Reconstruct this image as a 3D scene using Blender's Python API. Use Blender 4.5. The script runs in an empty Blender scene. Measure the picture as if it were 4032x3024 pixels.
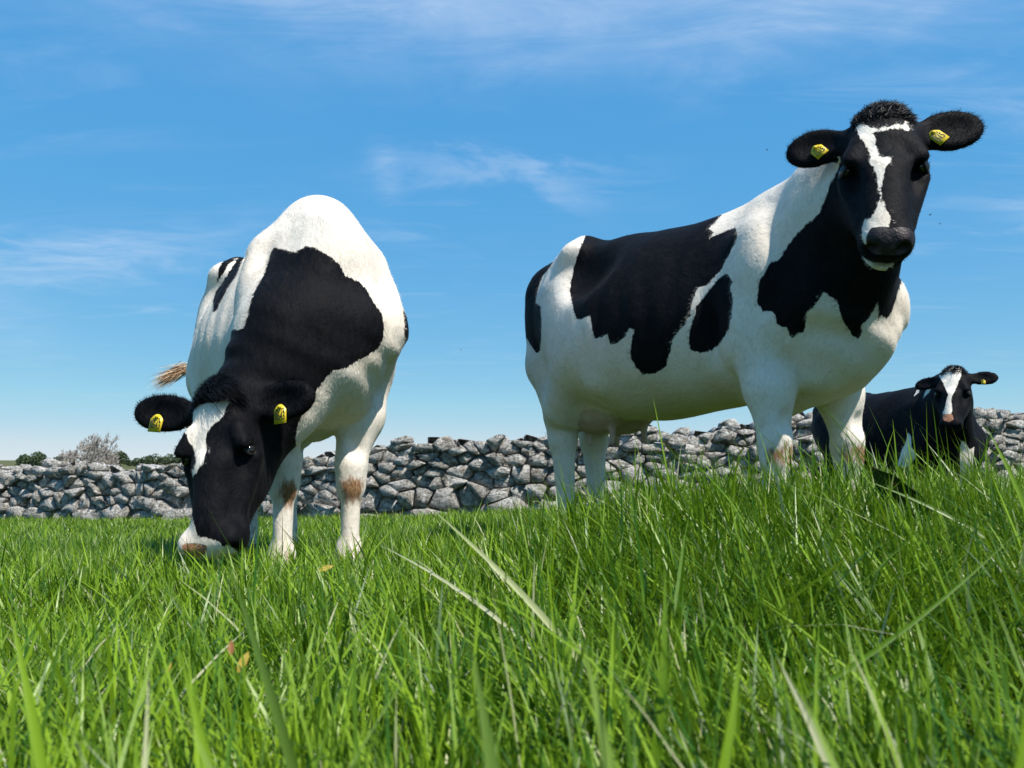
import bpy, math, random
import numpy as np
from mathutils import Vector, Matrix

# ------------------------------------------------------------------ camera, sky, sun, exposure
SC = bpy.context.scene
COL = SC.collection
W, H, F = 1024.0, 768.0, 769.0
PITCH = math.radians(5.64)
CAMZ = 0.42                                   # camera height over z = 0
cam_d = bpy.data.cameras.new('camera')
cam_d.sensor_width = 36.0
cam_d.lens = 36.0 * F / W
cam_d.clip_start = 0.02
cam_d.clip_end = 6000.0
cam_d.dof.use_dof = True
cam_d.dof.focus_distance = 2.9
cam_d.dof.aperture_fstop = 9.0
cam = bpy.data.objects.new('camera', cam_d)
COL.objects.link(cam)
cam.location = (0, 0, CAMZ)
cam.rotation_euler = (math.radians(90) + PITCH, 0, 0)
SC.camera = cam

SUN_DIR = np.array([0.68, -0.73, 0.0]); SUN_DIR /= np.linalg.norm(SUN_DIR)
SUN_EL = math.radians(56)
SUN_DIR = np.array([SUN_DIR[0]*math.cos(SUN_EL), SUN_DIR[1]*math.cos(SUN_EL), math.sin(SUN_EL)])

world = bpy.data.worlds.new('World')
SC.world = world
world.use_nodes = True


SKY_K = (0.95, 0.038, 1.29, 4.9, 0.17, -0.014)


def build_world():
    nt = world.node_tree
    nt.nodes.clear()
    N, L = nt.nodes.new, nt.links.new
    out = N('ShaderNodeOutputWorld')
    bg = N('ShaderNodeBackground'); bg.inputs['Strength'].default_value = 0.12
    sky = N('ShaderNodeTexSky'); sky.sky_type = 'NISHITA'
    sky.sun_disc = False
    sky.sun_elevation = SUN_EL
    sky.sun_rotation = math.atan2(SUN_DIR[0], SUN_DIR[1])
    sky.altitude = 0; sky.air_density = 1.0; sky.dust_density = 0.25; sky.ozone_density = 3.2
    tc = N('ShaderNodeTexCoord')
    sep = N('ShaderNodeSeparateXYZ'); L(tc.outputs['Generated'], sep.inputs[0])
    def M(op, a, b=None, c=None):
        n = N('ShaderNodeMath'); n.operation = op
        for i, v in enumerate((a, b, c)):
            if v is None: continue
            if isinstance(v, (int, float)): n.inputs[i].default_value = v
            else: L(v, n.inputs[i])
        return n.outputs[0]
    # clear air: the sky model read a little above the horizon, its brightness range evened out
    lift = N('ShaderNodeCombineXYZ')
    L(sep.outputs[0], lift.inputs[0]); L(sep.outputs[1], lift.inputs[1])
    L(M('MULTIPLY_ADD', M('ABSOLUTE', sep.outputs[2]), SKY_K[0], SKY_K[1]), lift.inputs[2])
    nrm = N('ShaderNodeVectorMath'); nrm.operation = 'NORMALIZE'; L(lift.outputs[0], nrm.inputs[0])
    L(nrm.outputs[0], sky.inputs['Vector'])
    hsv = N('ShaderNodeSeparateColor'); hsv.mode = 'HSV'; L(sky.outputs[0], hsv.inputs[0])
    hs = N('ShaderNodeCombineColor'); hs.mode = 'HSV'
    L(M('MAXIMUM', M('ADD', hsv.outputs[0], SKY_K[5]), 0.560), hs.inputs[0])
    L(M('MINIMUM', M('MULTIPLY', hsv.outputs[1], SKY_K[2]), 0.93), hs.inputs[1])
    L(M('MULTIPLY', M('POWER', M('DIVIDE', hsv.outputs[2], SKY_K[3]), SKY_K[4]), SKY_K[3]), hs.inputs[2])
    # thin high cirrus, laid out on a flat layer far above the field
    zz = M('MAXIMUM', M('ADD', sep.outputs[2], 0.06), 0.02)
    X = M('DIVIDE', sep.outputs[0], zz); Y = M('DIVIDE', sep.outputs[1], zz)
    comb = N('ShaderNodeCombineXYZ'); L(X, comb.inputs[0]); L(Y, comb.inputs[1])
    def noise(scale, detail, rough, dist, sx, sy, rot, off):
        mp = N('ShaderNodeMapping'); mp.inputs['Scale'].default_value = (sx, sy, 1)
        mp.inputs['Rotation'].default_value = (0, 0, rot); mp.inputs['Location'].default_value = off
        L(comb.outputs[0], mp.inputs[0])
        t = N('ShaderNodeTexNoise'); t.inputs['Scale'].default_value = scale
        t.inputs['Detail'].default_value = detail; t.inputs['Roughness'].default_value = rough
        t.inputs['Distortion'].default_value = dist
        L(mp.outputs[0], t.inputs['Vector'])
        return t.outputs['Fac']
    def ramp(v, a, b):
        r = N('ShaderNodeMapRange'); r.interpolation_type = 'SMOOTHSTEP'
        r.inputs['From Min'].default_value = a; r.inputs['From Max'].default_value = b
        L(v, r.inputs['Value']); return r.outputs[0]
    veil = ramp(noise(0.55, 3, 0.55, 0.4, 1.0, 1.9, 0.35, (2.3, 0.7, 0)), 0.42, 0.75)
    streak = ramp(noise(1.6, 5, 0.62, 1.1, 0.8, 2.6, 0.45, (5.1, 3.3, 0)), 0.45, 0.82)
    # separate drifting wisps: (azimuth x/y, elevation z/y, half sizes, slope, strength)
    az = M('DIVIDE', sep.outputs[0], M('MAXIMUM', sep.outputs[1], 0.05))
    el = M('DIVIDE', sep.outputs[2], M('MAXIMUM', sep.outputs[1], 0.05))
    wob = noise(2.2, 4, 0.6, 0.9, 1.0, 1.0, 0.2, (1.7, 9.1, 0))
    wv = M('MULTIPLY', M('SUBTRACT', wob, 0.5), 0.16)
    total = None
    for (cx, cy, rx, ry, sl, st) in [(-0.03, 0.385, 0.16, 0.018, 0.03, 0.5), (0.06, 0.365, 0.05, 0.025, -0.5, 0.42),
                                     (-0.17, 0.382, 0.02, 0.026, -0.6, 0.5), (-0.56, 0.275, 0.2, 0.028, 0.13, 0.7),
                                     (0.36, 0.64, 0.42, 0.075, 0.14, 1.0), (-0.25, 0.66, 0.30, 0.085, -0.02, 0.95),
                                     (0.72, 0.33, 0.07, 0.02, 0.0, 0.45), (-0.02, 0.77, 0.6, 0.10, 0.05, 0.9),
                                     (0.55, 0.74, 0.35, 0.07, 0.1, 0.8), (-0.7, 0.20, 0.1, 0.05, -0.4, 0.3)]:
        dx = M('SUBTRACT', az, cx)
        dy = M('ADD', M('SUBTRACT', M('SUBTRACT', el, cy), M('MULTIPLY', dx, sl)), wv)
        q = M('ADD', M('POWER', M('ABSOLUTE', M('DIVIDE', dx, rx)), 2.0), M('POWER', M('ABSOLUTE', M('DIVIDE', dy, ry)), 2.0))
        g = M('MULTIPLY', M('EXPONENT', M('MULTIPLY', q, -1.0)), st)
        total = g if total is None else M('ADD', total, g)
    front = ramp(sep.outputs[1], 0.1, 0.3)
    total = M('MULTIPLY', M('MINIMUM', total, 1.0), front)
    fine = ramp(noise(3.2, 6, 0.66, 0.8, 0.7, 2.2, 0.5, (8.0, 1.2, 0)), 0.20, 0.78)
    wisp = M('MULTIPLY', total, M('ADD', M('MULTIPLY', fine, 0.75), 0.25))
    mask = M('ADD', M('MULTIPLY', M('MULTIPLY', veil, streak), 0.42), M('MULTIPLY', wisp, 0.5))
    fade = ramp(sep.outputs[2], 0.0, 0.12)
    mask = M('MINIMUM', M('MULTIPLY', mask, fade), 0.8)
    mix = N('ShaderNodeMix'); mix.data_type = 'RGBA'
    L(mask, mix.inputs['Factor']); L(hs.outputs[0], mix.inputs[6])
    mix.inputs[7].default_value = (4.6, 5.3, 6.4, 1)
    L(mix.outputs[2], bg.inputs['Color'])
    L(bg.outputs[0], out.inputs['Surface'])


build_world()
sun_d = bpy.data.lights.new('sun', 'SUN')
sun_d.energy = 5.0
sun_d.angle = math.radians(0.53)
sun_d.color = (1.0, 0.945, 0.86)
sun = bpy.data.objects.new('sun', sun_d)
COL.objects.link(sun)
sun.location = (20, -18, 30)
sun.rotation_euler = Vector(SUN_DIR.tolist()).to_track_quat('Z', 'Y').to_euler()

SC.view_settings.view_transform = 'Standard'
SC.view_settings.look = 'None'
SC.view_settings.gamma = 1.0
SC.view_settings.exposure = 0.4
SC.view_settings.use_curve_mapping = False
SC.cycles.max_bounces = 8
SC.cycles.transparent_max_bounces = 8

RNG = np.random.default_rng(7)
random.seed(7)
CP, SP = math.cos(PITCH), math.sin(PITCH)


def at(px, py, depth):
    """point on the ray of a picture pixel at world y = depth"""
    x, yu = (px - W/2)/F, (H/2 - py)/F
    d = np.array([x, CP - yu*SP, SP + yu*CP])
    return np.array([0, 0, CAMZ]) + d*(depth/d[1])


def project(P):
    """world points (n,3) -> pixel (n,2), depth"""
    q = P - np.array([0, 0, CAMZ])
    zf = q[:, 1]*CP + q[:, 2]*SP
    yu = -q[:, 1]*SP + q[:, 2]*CP
    zf = np.maximum(zf, 1e-3)
    return np.stack([W/2 + F*q[:, 0]/zf, H/2 - F*yu/zf], 1), zf


# ------------------------------------------------------------------ helpers
def tag(o, label=None, cat=None, group=None, kind=None):
    if label: o['label'] = label
    if cat: o['category'] = cat
    if group: o['group'] = group
    if kind: o['kind'] = kind
    return o


def empty(name, loc=(0, 0, 0), rz=0.0):
    o = bpy.data.objects.new(name, None)
    o.empty_display_size = 0.2
    o.location = loc
    o.rotation_euler = (0, 0, rz)
    COL.objects.link(o)
    return o


def mesh_np(name, V, loops, counts, mat=None, parent=None, smooth=True, attrs=None):
    """numpy mesh: V (n,3), loops flat vertex indices, counts per-face sizes (array or int)"""
    me = bpy.data.meshes.new(name)
    V = np.ascontiguousarray(V, dtype=np.float32)
    loops = np.ascontiguousarray(loops, dtype=np.int32).ravel()
    if np.isscalar(counts):
        counts = np.full(len(loops)//counts, counts, dtype=np.int32)
    counts = np.asarray(counts, dtype=np.int32)
    starts = np.concatenate([[0], np.cumsum(counts)[:-1]]).astype(np.int32)
    me.vertices.add(len(V)); me.vertices.foreach_set('co', V.ravel())
    me.loops.add(len(loops)); me.loops.foreach_set('vertex_index', loops)
    me.polygons.add(len(counts))
    me.polygons.foreach_set('loop_start', starts)
    try:
        me.polygons.foreach_set('loop_total', counts)
    except Exception:
        pass
    me.update(calc_edges=True)
    if smooth:
        me.polygons.foreach_set('use_smooth', np.ones(len(counts), dtype=bool))
    for k, v in (attrs or {}).items():
        a = me.attributes.new(k, 'FLOAT', 'POINT')
        a.data.foreach_set('value', np.ascontiguousarray(v, dtype=np.float32))
    if mat: me.materials.append(mat)
    o = bpy.data.objects.new(name, me)
    COL.objects.link(o)
    if parent is not None: o.parent = parent
    return o


class NT:
    """small node-tree writer"""
    def __init__(self, name):
        self.m = bpy.data.materials.new(name)
        self.m.use_nodes = True
        self.t = self.m.node_tree
        self.t.nodes.clear()
        self.out = self.t.nodes.new('ShaderNodeOutputMaterial')

    def n(self, typ, **kw):
        nd = self.t.nodes.new('ShaderNode' + typ)
        for k, v in kw.items():
            if k == 'ins':
                for a, b in v.items(): self.set(nd, a, b)
            else: setattr(nd, k, v)
        return nd

    def set(self, nd, a, b):
        s = nd.inputs[a]
        if isinstance(b, bpy.types.NodeSocket): self.t.links.new(b, s)
        else: s.default_value = b

    def math(self, op, a, b=0.0, c=0.0, clamp=False):
        nd = self.n('Math', operation=op, use_clamp=clamp)
        self.set(nd, 0, a); self.set(nd, 1, b); self.set(nd, 2, c)
        return nd.outputs[0]

    def noise(self, vec, scale, detail=4, rough=0.55, dist=0.0):
        nd = self.n('TexNoise')
        self.set(nd, 'Vector', vec); self.set(nd, 'Scale', scale); self.set(nd, 'Detail', detail)
        self.set(nd, 'Roughness', rough); self.set(nd, 'Distortion', dist)
        return nd.outputs['Fac']

    def map(self, vec, scale=(1, 1, 1), rot=(0, 0, 0), loc=(0, 0, 0)):
        nd = self.n('Mapping')
        self.set(nd, 'Vector', vec); self.set(nd, 'Scale', scale); self.set(nd, 'Rotation', rot); self.set(nd, 'Location', loc)
        return nd.outputs[0]

    def rng(self, v, a, b, c=0.0, d=1.0, smooth=True):
        nd = self.n('MapRange')
        if smooth: nd.interpolation_type = 'SMOOTHSTEP'
        self.set(nd, 'Value', v); self.set(nd, 'From Min', a); self.set(nd, 'From Max', b)
        self.set(nd, 'To Min', c); self.set(nd, 'To Max', d)
        return nd.outputs[0]

    def mix(self, f, a, b, blend='MIX'):
        nd = self.n('Mix', data_type='RGBA', blend_type=blend)
        self.set(nd, 'Factor', f); self.set(nd, 6, a); self.set(nd, 7, b)
        return nd.outputs[2]

    def attr(self, name):
        return self.n('Attribute', attribute_name=name).outputs['Fac']

    def bump(self, h, strength, dist):
        nd = self.n('Bump')
        self.set(nd, 'Height', h); self.set(nd, 'Strength', strength); self.set(nd, 'Distance', dist)
        return nd.outputs[0]

    def done(self, shader):
        self.t.links.new(shader, self.out.inputs['Surface'])
        return self.m

    def principled(self, **kw):
        nd = self.n('BsdfPrincipled')
        for k, v in kw.items(): self.set(nd, k, v)
        return nd


def rgb(r, g, b): return (r, g, b, 1.0)


# ------------------------------------------------------------------ materials
def mat_coat(name='cow_coat', tan_nose=False):
    t = NT(name)
    co = t.n('TexCoord').outputs['Object']
    bd, brown, pink, nose = t.attr('bd'), t.attr('brown'), t.attr('pink'), t.attr('nose')
    # ragged hair edge of the patches
    e1 = t.noise(t.map(co, (60, 60, 22)), 1.0, 3, 0.6)
    e2 = t.noise(t.map(co, (170, 170, 60)), 1.0, 2, 0.6)
    e = t.math('ADD', t.math('MULTIPLY', t.math('SUBTRACT', e1, 0.5), 0.014), t.math('MULTIPLY', t.math('SUBTRACT', e2, 0.5), 0.012))
    blk = t.rng(t.math('ADD', bd, e), -0.0022, 0.0022)
    # white hair: warm cream with faint dirt, tufts
    n1 = t.noise(t.map(co, (3, 3, 3)), 1.0, 5, 0.6)
    n2 = t.noise(t.map(co, (26, 60, 22)), 1.0, 4, 0.65)
    n3 = t.noise(t.map(co, (90, 200, 60)), 1.0, 3, 0.6)
    wht = t.mix(t.rng(n1, 0.35, 0.75), rgb(0.81, 0.745, 0.655), rgb(0.72, 0.62, 0.50))
    wht = t.mix(t.math('MULTIPLY', t.rng(n2, 0.5, 0.72), 0.35), wht, rgb(0.52, 0.44, 0.35))
    wht = t.mix(t.math('MULTIPLY', t.rng(n3, 0.42, 0.72), 0.3), wht, rgb(0.47, 0.40, 0.33))
    br = t.rng(t.math('ADD', brown, t.math('MULTIPLY', t.math('SUBTRACT', n2, 0.5), 1.3)), 0.3, 0.85)
    brc = t.mix(t.rng(n3, 0.3, 0.7), rgb(0.17, 0.085, 0.04), rgb(0.36, 0.20, 0.10))
    wht = t.mix(br, wht, brc)
    pk = t.rng(t.math('ADD', pink, t.math('MULTIPLY', t.math('SUBTRACT', n2, 0.5), 0.4)), 0.3, 0.8)
    wht = t.mix(t.math('MULTIPLY', pk, 0.75), wht, rgb(0.46, 0.30, 0.235))
    bkc = t.mix(t.rng(n2, 0.4, 0.75), rgb(0.0035, 0.0036, 0.0052), rgb(0.0085, 0.0080, 0.0090))
    col = t.mix(blk, wht, bkc)
    # nose pad: nose = 1 dark wet pad, 2 = tan pad
    ns = t.rng(nose, 0.45, 0.55)
    spot = t.rng(t.noise(t.map(co, (30, 30, 30)), 1.0, 3, 0.6), 0.5, 0.62)
    dark = t.mix(t.math('MULTIPLY', spot, 0.5), rgb(0.018, 0.015, 0.018), rgb(0.075, 0.052, 0.052))
    tan = t.mix(spot, rgb(0.42, 0.20, 0.11), rgb(0.30, 0.14, 0.08))
    pad = tan if tan_nose else dark
    col = t.mix(ns, col, pad)
    rough = t.math('ADD', t.math('MULTIPLY', blk, -0.06), t.math('ADD', 0.60, t.math('MULTIPLY', n2, 0.25)))
    rough = t.math('ADD', rough, t.math('MULTIPLY', ns, -0.16))
    hair = t.math('ADD', t.math('MULTIPLY', n2, 0.6), t.math('MULTIPLY', n3, 0.5))
    vor = t.n('TexVoronoi'); t.set(vor, 'Vector', co); t.set(vor, 'Scale', 150.0)
    hh = t.mix(ns, hair, t.math('MULTIPLY', vor.outputs['Distance'], 0.35))
    mus = t.noise(t.map(co, (11, 11, 8)), 1.0, 5, 0.6, 0.6)
    b0 = t.n('Bump'); t.set(b0, 'Height', mus); t.set(b0, 'Strength', 0.28); t.set(b0, 'Distance', 0.03)
    b1 = t.n('Bump'); t.set(b1, 'Height', hh); t.set(b1, 'Strength', 0.30); t.set(b1, 'Distance', 0.010); t.set(b1, 'Normal', b0.outputs[0])
    b = b1.outputs[0]
    p = t.principled(**{'Base Color': col, 'Roughness': rough, 'Specular IOR Level': t.math('ADD', t.math('MULTIPLY', ns, 0.15), t.math('MULTIPLY_ADD', blk, -0.07, 0.15)), 'Normal': b,
                        'Sheen Weight': t.math('MULTIPLY', t.math('SUBTRACT', 1.0, ns), 0.015), 'Sheen Roughness': 0.4,
                        'Sheen Tint': rgb(0.75, 0.8, 0.9)})
    return t.done(p.outputs[0])


def mat_hair(name, c1, c2, rough=0.5):
    t = NT(name)
    r = t.attr('tint')
    p = t.principled(**{'Base Color': t.mix(r, c1, c2), 'Roughness': rough, 'Specular IOR Level': 0.22})
    return t.done(p.outputs[0])


def mat_plain(name, col, rough=0.5, spec=0.5, nscale=30.0, var=0.25, bump=0.1):
    t = NT(name)
    co = t.n('TexCoord').outputs['Object']
    n = t.noise(t.map(co, (nscale,)*3), 1.0, 4, 0.6)
    dk = tuple(c*(1-var) for c in col[:3]) + (1,)
    p = t.principled(**{'Base Color': t.mix(n, dk, col), 'Roughness': rough, 'Specular IOR Level': spec,
                        'Normal': t.bump(n, bump, 0.01)})
    return t.done(p.outputs[0])


def mat_stone():
    t = NT('limestone')
    geo = t.n('TexCoord').outputs['Object']
    rnd = t.attr('rnd')
    off = t.n('VectorMath', operation='ADD')
    cmb = t.n('CombineXYZ'); t.set(cmb, 0, t.math('MULTIPLY', rnd, 37.0)); t.set(cmb, 1, t.math('MULTIPLY', rnd, 91.0))
    t.set(off, 0, geo); t.set(off, 1, cmb.outputs[0])
    co = off.outputs[0]
    base = t.mix(t.rng(rnd, 0.0, 1.0, smooth=False), rgb(0.40, 0.38, 0.355), rgb(0.66, 0.635, 0.60))
    n0 = t.noise(t.map(co, (4, 4, 7)), 1.0, 5, 0.6)
    base = t.mix(t.rng(n0, 0.35, 0.7), base, rgb(0.33, 0.295, 0.245))
    lich = t.rng(t.noise(t.map(co, (17, 17, 17)), 1.0, 7, 0.75), 0.50, 0.58)
    base = t.mix(t.math('MULTIPLY', lich, 0.8), base, rgb(0.74, 0.72, 0.67))
    dk = t.rng(t.noise(t.map(co, (24, 24, 32)), 1.0, 6, 0.75, 0.8), 0.53, 0.62)
    base = t.mix(t.math('MULTIPLY', dk, 0.7), base, rgb(0.075, 0.07, 0.062))
    h = t.math('ADD', t.noise(t.map(co, (12, 12, 20)), 1.0, 8, 0.7), t.math('MULTIPLY', dk, -0.35))
    p = t.principled(**{'Base Color': base, 'Roughness': 0.9, 'Specular IOR Level': 0.2, 'Normal': t.bump(h, 1.0, 0.08)})
    return t.done(p.outputs[0])


def mat_grass(name='grass_blade', near=False):
    t = NT(name)
    tint, dry, along = t.attr('tint'), t.attr('dry'), t.attr('along')
    c = t.mix(tint, rgb(0.026, 0.090, 0.004), rgb(0.215, 0.345, 0.014))
    c = t.mix(t.math('MULTIPLY', t.rng(along, 0.55, 0.0), 0.35), c, rgb(0.16, 0.22, 0.05))
    c = t.mix(dry, c, rgb(0.60, 0.57, 0.36))
    tr = t.mix(0.5, c, rgb(0.26, 0.42, 0.02), 'MIX')
    p = t.principled(**{'Base Color': c, 'Roughness': 0.38, 'Specular IOR Level': 0.32})
    tl = t.n('BsdfTranslucent'); t.set(tl, 'Color', tr)
    mx = t.n('MixShader'); t.set(mx, 0, 0.26)
    t.t.links.new(p.outputs[0], mx.inputs[1]); t.t.links.new(tl.outputs[0], mx.inputs[2])
    return t.done(mx.outputs[0])


def mat_ground():
    t = NT('turf_soil')
    co = t.n('TexCoord').outputs['Object']
    n1 = t.noise(t.map(co, (9, 9, 9)), 1.0, 6, 0.65)
    n2 = t.noise(t.map(co, (0.12, 0.12, 0.12)), 1.0, 5, 0.6)
    near = t.mix(n1, rgb(0.016, 0.024, 0.006), rgb(0.035, 0.060, 0.010))
    far = t.mix(t.rng(n2, 0.4, 0.62), rgb(0.115, 0.105, 0.05), rgb(0.075, 0.10, 0.035))
    sep = t.n('SeparateXYZ'); t.set(sep, 0, co)
    f = t.rng(sep.outputs[1], 14.0, 26.0)
    p = t.principled(**{'Base Color': t.mix(f, near, far), 'Roughness': 0.95, 'Specular IOR Level': 0.1,
                        'Normal': t.bump(n1, 0.6, 0.04)})
    return t.done(p.outputs[0])


def mat_foliage(name, c1, c2):
    t = NT(name)
    r = t.attr('tint')
    p = t.principled(**{'Base Color': t.mix(r, c1, c2), 'Roughness': 0.6, 'Specular IOR Level': 0.25})
    tl = t.n('BsdfTranslucent'); t.set(tl, 'Color', c2)
    mx = t.n('MixShader'); t.set(mx, 0, 0.2)
    t.t.links.new(p.outputs[0], mx.inputs[1]); t.t.links.new(tl.outputs[0], mx.inputs[2])
    return t.done(mx.outputs[0])


COAT = mat_coat()
COAT_TAN = mat_coat('cow_coat_tan_nose', True)
HAIR_BLACK = mat_hair('black_hair', rgb(0.004, 0.004, 0.005), rgb(0.013, 0.0125, 0.014), 0.5)
HAIR_TAN = mat_hair('tan_hair', rgb(0.26, 0.13, 0.055), rgb(0.75, 0.62, 0.45), 0.6)
HAIR_CREAM = mat_hair('cream_hair', rgb(0.55, 0.43, 0.29), rgb(0.84, 0.77, 0.66), 0.6)
STONE = mat_stone()
GRASS = mat_grass()
SOIL = mat_ground()
EYE = mat_plain('dark_eye', rgb(0.012, 0.009, 0.008), 0.06, 0.7, 40, 0.3, 0.0)
LID = mat_plain('eyelid_skin', rgb(0.016, 0.015, 0.016), 0.6, 0.3, 200, 0.5, 0.2)
HOOF = mat_plain('hoof_horn', rgb(0.10, 0.075, 0.05), 0.55, 0.4, 40, 0.4, 0.3)
TAG_Y = mat_plain('yellow_plastic', rgb(0.66, 0.50, 0.02), 0.4, 0.4, 60, 0.15, 0.05)
TAG_K = mat_plain('black_print', rgb(0.02, 0.018, 0.015), 0.5, 0.3, 60, 0.2, 0.0)


# ------------------------------------------------------------------ terrain
GP = np.array([
    (0, 0, -.27), (-.5, .8, -.33), (-.8, 1.6, -.385), (0, .5, -.285), (-.7, 2.75, -.47), (-1.2, 4.2, -.52), (-.9, 2.15, -.355), (-.5, 2.25, -.355), (-.72, 2.9, -.475),
    (1.1, 2.95, -.41), (.42, 3.9, -.42), (1.7, 3.2, -.39), (-.1, 2.0, -.30), (.15, 2.0, -.235), (.5, 1.95, -.195), (1.0, 1.95, -.175),
    (1.5, 2.0, -.17), (.3, 1.2, -.285), (.9, 1.2, -.25), (2.2, 2.4, -.22), (3.6, 6.6, -.27), (-3, 3, -.5),
    (-4, 6, -.68), (-1, 7, -.62), (-.6, 10.3, -.72), (3, 10.2, -.60), (-8.6, 13, -1.00), (7.5, 11.4, -.5), (-3, -3, -.3), (3, -3, -.2),
    (4, 1, -.2), (-15, 20, -1.25), (15, 20, -.75), (0, 25, -1.2), (-20, 5, -.9), (20, 5, -.3), (0, -12, -.3)], float)


def _tps_fit():
    P = GP[:, :2]; n = len(P)
    d2 = ((P[:, None]-P[None])**2).sum(-1)
    K = 0.5*d2*np.log(d2+1e-9) + np.eye(n)*0.02
    A = np.zeros((n+3, n+3)); A[:n, :n] = K; A[:n, n] = 1; A[:n, n+1:] = P; A[n, :n] = 1; A[n+1:, :n] = P.T
    return np.linalg.solve(A, np.concatenate([GP[:, 2], [0, 0, 0]]))


TPS = _tps_fit()


def ground_z(x, y):
    x = np.asarray(x, float); y = np.asarray(y, float)
    sh = np.broadcast(x, y).shape
    p = np.stack([np.broadcast_to(x, sh).ravel(), np.broadcast_to(y, sh).ravel()], 1)
    out = np.empty(len(p))
    for i in range(0, len(p), 200000):
        q = p[i:i+200000]
        d2 = ((q[:, None]-GP[None, :, :2])**2).sum(-1)
        z = (0.5*d2*np.log(d2+1e-9)) @ TPS[:-3] + TPS[-3] + q @ TPS[-2:]
        r = np.hypot(q[:, 0], q[:, 1])
        k = np.clip((r-18)/14, 0, 1); k = k*k*(3-2*k)
        z = z*(1-k) + (-1.35)*k
        lump = .012*np.sin(q[:, 0]*5.1+q[:, 1]*2.3)*np.sin(q[:, 1]*4.3-q[:, 0]*1.7) + .008*np.sin(q[:, 0]*11+1)*np.sin(q[:, 1]*9.2)
        out[i:i+200000] = z + lump*(1-k)
    return (out + CAMZ).reshape(sh)


def build_ground():
    t = np.linspace(-1, 1, 181)
    g = np.sign(t)*(np.abs(t)*14 + np.abs(t)**7*3000)
    X, Y = np.meshgrid(g, g + 0.0, indexing='ij')
    Z = ground_z(X, Y)
    n = len(g)
    V = np.stack([X, Y, Z], -1).reshape(-1, 3)
    i, j = np.meshgrid(np.arange(n-1), np.arange(n-1), indexing='ij')
    a = (i*n+j).ravel()
    Fc = np.stack([a, a+n, a+n+1, a+1], 1)
    o = mesh_np('ground', V, Fc, 4, SOIL)
    tag(o, 'gently sloping pasture ground under the grass', 'ground', kind='structure')


build_ground()

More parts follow.
